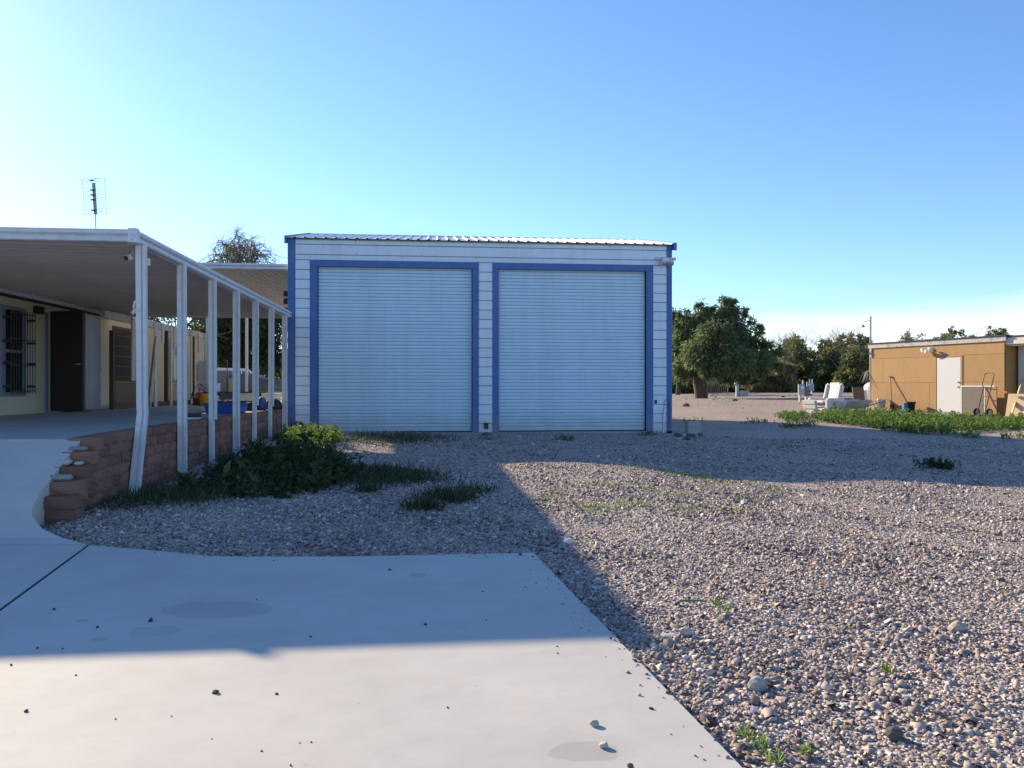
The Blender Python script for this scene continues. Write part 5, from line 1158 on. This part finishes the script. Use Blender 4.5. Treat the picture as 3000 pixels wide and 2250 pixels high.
def tree(name, px, py, D, label, mat, spec, n, ln, wd=.35, trunks=((0, 0, 1),), tr_r=.3, tr_h=2.0, hang=.4, tintb=.45, group=None, depth=3, cat='tree', shell=.5, droop=.02, kidn=(2, 3), barkm='bark'):
    """spec: clumps in picture px relative to the base: (dx, up, rx, rz, dD)"""
    p = atd(px, py, D); p.z = g1(p.x, p.y); k = D / F; dz0 = p.z - atd(px, py, D).z
    t = thing(name, p, label, cat, 0, group); tips = []; mb = MB()
    for tx, ty, tz in trunks: branch(mb, Vector((tx * .25, ty * .25, -.1)), Vector((tx, ty, tz)).normalized(), tr_h, tr_r, depth, tips, .6, droop, kidn)
    mb.build('trunk', M[barkm], t, smooth=True)
    cl = []
    for dx, up, rx, rz, dd in spec:
        c = RT * (dx * k) + FW * dd + Vector((0, 0, up * k - dz0 * .0)); cl.append(((c.x, c.y, c.z), (rx * k, rx * k * .85, rz * k)))
    leafobj('crown', crown(cl, n, ln, wd, hang, tintb, shell), M[mat], t)
    return t, mb
# the big pepper tree (picture px from its foot at 2055,1164)
tree('pepper_tree', 2055, 1166, 58, 'big dark green spreading tree with forked trunk right of the garage', 'pepper',
     [(-2, 240, 34, 30, 0), (78, 250, 38, 36, 0), (40, 225, 34, 30, 1), (-42, 205, 34, 40, 0), (22, 180, 52, 42, -2), (100, 195, 42, 40, 0), (150, 160, 40, 36, 1), (-25, 135, 46, 38, -2), (62, 118, 58, 38, -2.5), (140, 108, 48, 34, -1), (185, 125, 30, 28, 0), (208, 105, 28, 20, 1), (-58, 95, 30, 36, 0), (100, 82, 36, 22, -1), (5, 85, 30, 24, -2), (228, 140, 14, 16, 0), (-52, 248, 15, 14, 0), (66, 292, 14, 12, 0), (88, 284, 12, 10, 0), (122, 258, 13, 14, 0), (168, 205, 15, 16, 0), (190, 165, 16, 18, 0), (-8, 282, 14, 10, 0), (-75, 215, 10, 14, 0), (150, 232, 10, 10, 0), (-78, 150, 14, 22, 0), (232, 95, 14, 12, 0), (60, 60, 18, 16, -1), (112, 58, 14, 16, -1), (30, 255, 14, 14, 0)],
     36000, .30, .30, trunks=((-.35, 0, 1), (.32, .1, 1)), tr_r=.42, tr_h=2.6, hang=.8, tintb=.45, depth=3)
tree('pepper_tree', 1985, 1160, 75, 'thin tall tree partly hidden behind the garage right edge', 'pepper', [(0, 190, 26, 55, 0), (-10, 130, 28, 50, 0), (5, 80, 30, 40, 0), (-20, 220, 20, 40, 0), (5, 235, 13, 22, 0)], 5200, .34, .3, trunks=((0, 0, 1),), tr_r=.25, tr_h=4, hang=.7, depth=2)
BUSH = [(1985, 1150, 84, 60, 105, 'bush', 'dark bush mass directly behind the big tree trunk'), (2120, 1147, 88, 70, 95, 'bush', 'dark bush to the right of the big tree trunk'),
        (2240, 1146, 84, 62, 88, 'dry', 'olive brown dry bush at the middle of the hedge line'), (2330, 1146, 92, 78, 140, 'bush', 'tall olive bush behind the meter pedestals'),
        (2425, 1146, 90, 66, 128, 'bush', 'bushy green tree behind the recliner'), (2500, 1146, 86, 76, 150, 'bush', 'tall bushy tree at the left corner of the shed'), (2570, 1146, 92, 60, 120, 'bush', 'green tree directly behind the shed left end'), (2290, 1146, 96, 60, 100, 'bush', 'low green bush between the dry bush and the tall olive bush'), (2380, 1146, 100, 60, 115, 'bush', 'green bush directly behind the farther meter pedestal'), (2462, 1146, 100, 60, 125, 'bush', 'dark green bush above the recliner backrest'), (2050, 1147, 98, 70, 90, 'bush', 'low bush behind the fork of the big trunk')]
for i, (px, py, D, w_, h_, mt, lab) in enumerate(BUSH):
    sp = []
    for j in range(13):
        a = random.uniform(-1, 1); up = random.uniform(.15, .88) * h_ * (1 - .38 * a * a); sp.append((a * w_ * .85, up, w_ * random.uniform(.28, .45), h_ * random.uniform(.14, .24), random.uniform(-4, 3)))
    for j in range(5): sp.append((random.uniform(-1, 1) * w_ * .7, h_ * random.uniform(.85, 1.08), w_ * .16, h_ * .11, 0))
    for j in range(4): sp.append(((j - 1.5) * w_ * .5, h_ * .12, w_ * .34, h_ * .13, -2))
    tree('desert_bush', px, py, D, lab, mt, sp, 15000, .42, .36, trunks=((-.5, 0, 1), (.1, .1, 1), (.5, 0, 1)), tr_r=.16, tr_h=1.8, hang=.15, group='bushes along the far edge of the field', depth=3, cat='bush', shell=.35, barkm='twig')
# twiggy bare tree tops above the bushes
for px, py, D, h, lab in ((2330, 1146, 88, 2.5, 'bare twiggy tree rising above the olive bush'), (2480, 1146, 84, 2.4, 'sparse twiggy tree beside the tall bushy tree')):
    p = atd(px, py, D); p.z = g1(p.x, p.y); t = thing('bare_tree', p, lab, 'tree'); mb = MB(); tips = []
    for k in range(5): branch(mb, Vector((0, 0, 0)), Vector((random.uniform(-.4, .4), random.uniform(-.2, .2), 1)), h, .09, 4, tips, .5, -.02, (2, 3))
    mb.build('trunk', M['twig'], t)
    P = np.array([tuple(q[0]) for q in tips if q[2] < .04]); k = rng.integers(0, len(P), 1500); leafobj('crown', [leaves(P[k] + rng.normal(0, .25, (1500, 3)), rdir(1500, 0, 1), .16, .05, rng.uniform(.3, 1, 1500))], M['dry'], t)
# tree tops seen over the shed roof
for i, (px, D, top, w_, lab) in enumerate(((2672, 70, 168, 62, 'pale tree top over the left part of the shed roof'), (2772, 72, 172, 40, 'small round tree top over the shed door'), (2800, 80, 182, 26, 'thin pale tree top behind the shed roof middle'), (2845, 66, 172, 34, 'small green tree top over the right part of shed roof'), (2890, 74, 172, 30, 'low tree top near the white eave'), (2935, 78, 182, 28, 'faint tree top at the far right of shed roof'))):
    py = 1148; sp = [(random.uniform(-.8, .8) * w_, top * random.uniform(.75, .98), w_ * random.uniform(.3, .5), top * .10, random.uniform(-1, 1)) for _ in range(9)] + [(random.uniform(-.6, .6) * w_, top * random.uniform(.45, .7), w_ * .6, top * .15, 0) for _ in range(4)]
    tree('desert_tree', px, py, D, lab, 'bush' if i % 2 else 'dry', sp, 3600, .26, .3, trunks=((-.2, 0, 1), (.2, 0, 1)), tr_r=.14, tr_h=2.2, hang=.1, group='tree tops behind the shed', depth=3, shell=.3, barkm='twig')
# mesquite behind the patio and carport
tree('mesquite_tree', 715, 1178, 40, 'dense drooping mesquite tree seen between the patio posts', 'mesquite',
     [(40, 320, 95, 60, 0), (-70, 320, 90, 60, 0), (100, 300, 60, 70, 0), (-20, 240, 90, 60, -1), (70, 220, 70, 70, -1), (-90, 220, 60, 70, 0), (0, 160, 70, 60, -1), (90, 150, 45, 60, -1), (-70, 130, 40, 50, 0)],
     42000, .2, .30, trunks=((-.3, 0, 1), (.25, .2, 1)), tr_r=.28, tr_h=2.6, hang=.8, tintb=.35, depth=4, shell=.15, droop=0.0)
for px, D, h, w_, lab in ((700, 46, 90, 60, 'yellow-green bush behind the parked white vehicle'), (815, 42, 130, 36, 'yellow-green bush at the garage left edge'), (760, 48, 110, 40, 'sunlit bush behind the covered trailer')):
    sp = [(random.uniform(-1, 1) * w_, random.uniform(.2, 1) * h, w_ * .4, h * .2, random.uniform(-1, 1)) for _ in range(10)]
    tree('yellow_bush', px, 1175, D, lab, 'dry', sp, 4500, .15, .4, trunks=((0, 0, 1),), tr_r=.08, tr_h=1.0, hang=.2, tintb=.65, depth=2, cat='bush', group='yellow-green bushes behind the house')
p = atd(712, 1175, 43); p.z = g1(p.x, p.y); t = thing('mesquite_tree', p, 'airy twiggy mesquite crown rising above the patio and carport roofs', 'tree'); mb = MB(); LP = []
for k_ in range(6):
    a0_ = Vector((random.uniform(-.9, .9), random.uniform(-.8, .8), 7.25)); mb.tube([(0, 0, -.1), Vector((a0_.x * .2, a0_.y * .2, 2.6)), a0_ * .7 + Vector((0, 0, .4)), a0_], [.22, .17, .11, .07], 7)
    for m_ in range(12):
        az = random.uniform(0, 2 * math.pi); Rr = random.uniform(.7, 2.3); Hh = random.uniform(1.2, 3.0) * (1 - .16 * Rr); dr = random.uniform(.3, 1.1); pts = []
        for q in range(8):
            u = q / 7; pts.append(a0_ + Vector((math.cos(az) * Rr * u, math.sin(az) * Rr * u, Hh * math.sin(u * 1.9) - dr * u * u)) + Vector((random.gauss(0, .06), random.gauss(0, .06), random.gauss(0, .05))) * (q > 0))
        mb.tube(pts, [.030 - .003 * q for q in range(8)], 5)
        for q in range(3, 8):
            for w_ in range(2):
                e = pts[q] + Vector((random.gauss(0, .32), random.gauss(0, .32), random.gauss(.0, .25))); mb.tube([pts[q], pts[q].lerp(e, .5) + Vector((0, 0, .06)), e], [.011, .008, .006], 4); LP += [pts[q].lerp(e, v_) for v_ in (.3, .5, .7, .85, 1)]
mb.build('trunk', M['twig'], t)
P = np.array([tuple(q) for q in LP]); k = rng.integers(0, len(P), 6000); leafobj('crown', [leaves(P[k] + rng.normal(0, .055, (6000, 3)), rdir(6000, -.5, 1), rng.uniform(.05, .12, 6000), .02, rng.uniform(.3, 1, 6000))], M['dry'], t)
# tree behind the house whose crown stays below the patio roof line
tree('mesquite_tree', 360, 1165, 34, 'leafy tree behind the house, hidden below the patio roof line', 'mesquite', [(0, 250, 110, 70, 0), (-90, 230, 80, 60, 0), (90, 240, 80, 60, 0), (0, 180, 110, 60, 0), (120, 290, 50, 40, -1)], 9000, .17, .3, trunks=((0, 0, 1),), tr_r=.22, tr_h=2.2, depth=3)
# low weeds out in the field
x = rng.uniform(4, 34, 900); y = rng.uniform(36, 70, 900)
leafobj('field_weeds', [leaves(np.stack([x, y, gz(x, y)], -1), rdir(900, .8, .6), rng.uniform(.06, .2, 900), .03, rng.uniform(.3, 1, 900))], M['weed']); tag(col.objects[-1], 'scattered low weeds across the open field', 'weeds', kind='stuff')
for i in range(12):
    px = random.uniform(1985, 2540); D = random.uniform(34, 80); p = atd(px, 1150, D); r = random.uniform(.07, .22)
    o = link('field_rock', rockmesh(r, 500 + i, M['rock'] if i % 3 else M['darkrock'], .7), None, (p.x, p.y, g1(p.x, p.y) + r * .2)); tag(o, 'rock scattered on the bare soil of the field', 'rock', 'rocks scattered in the field')
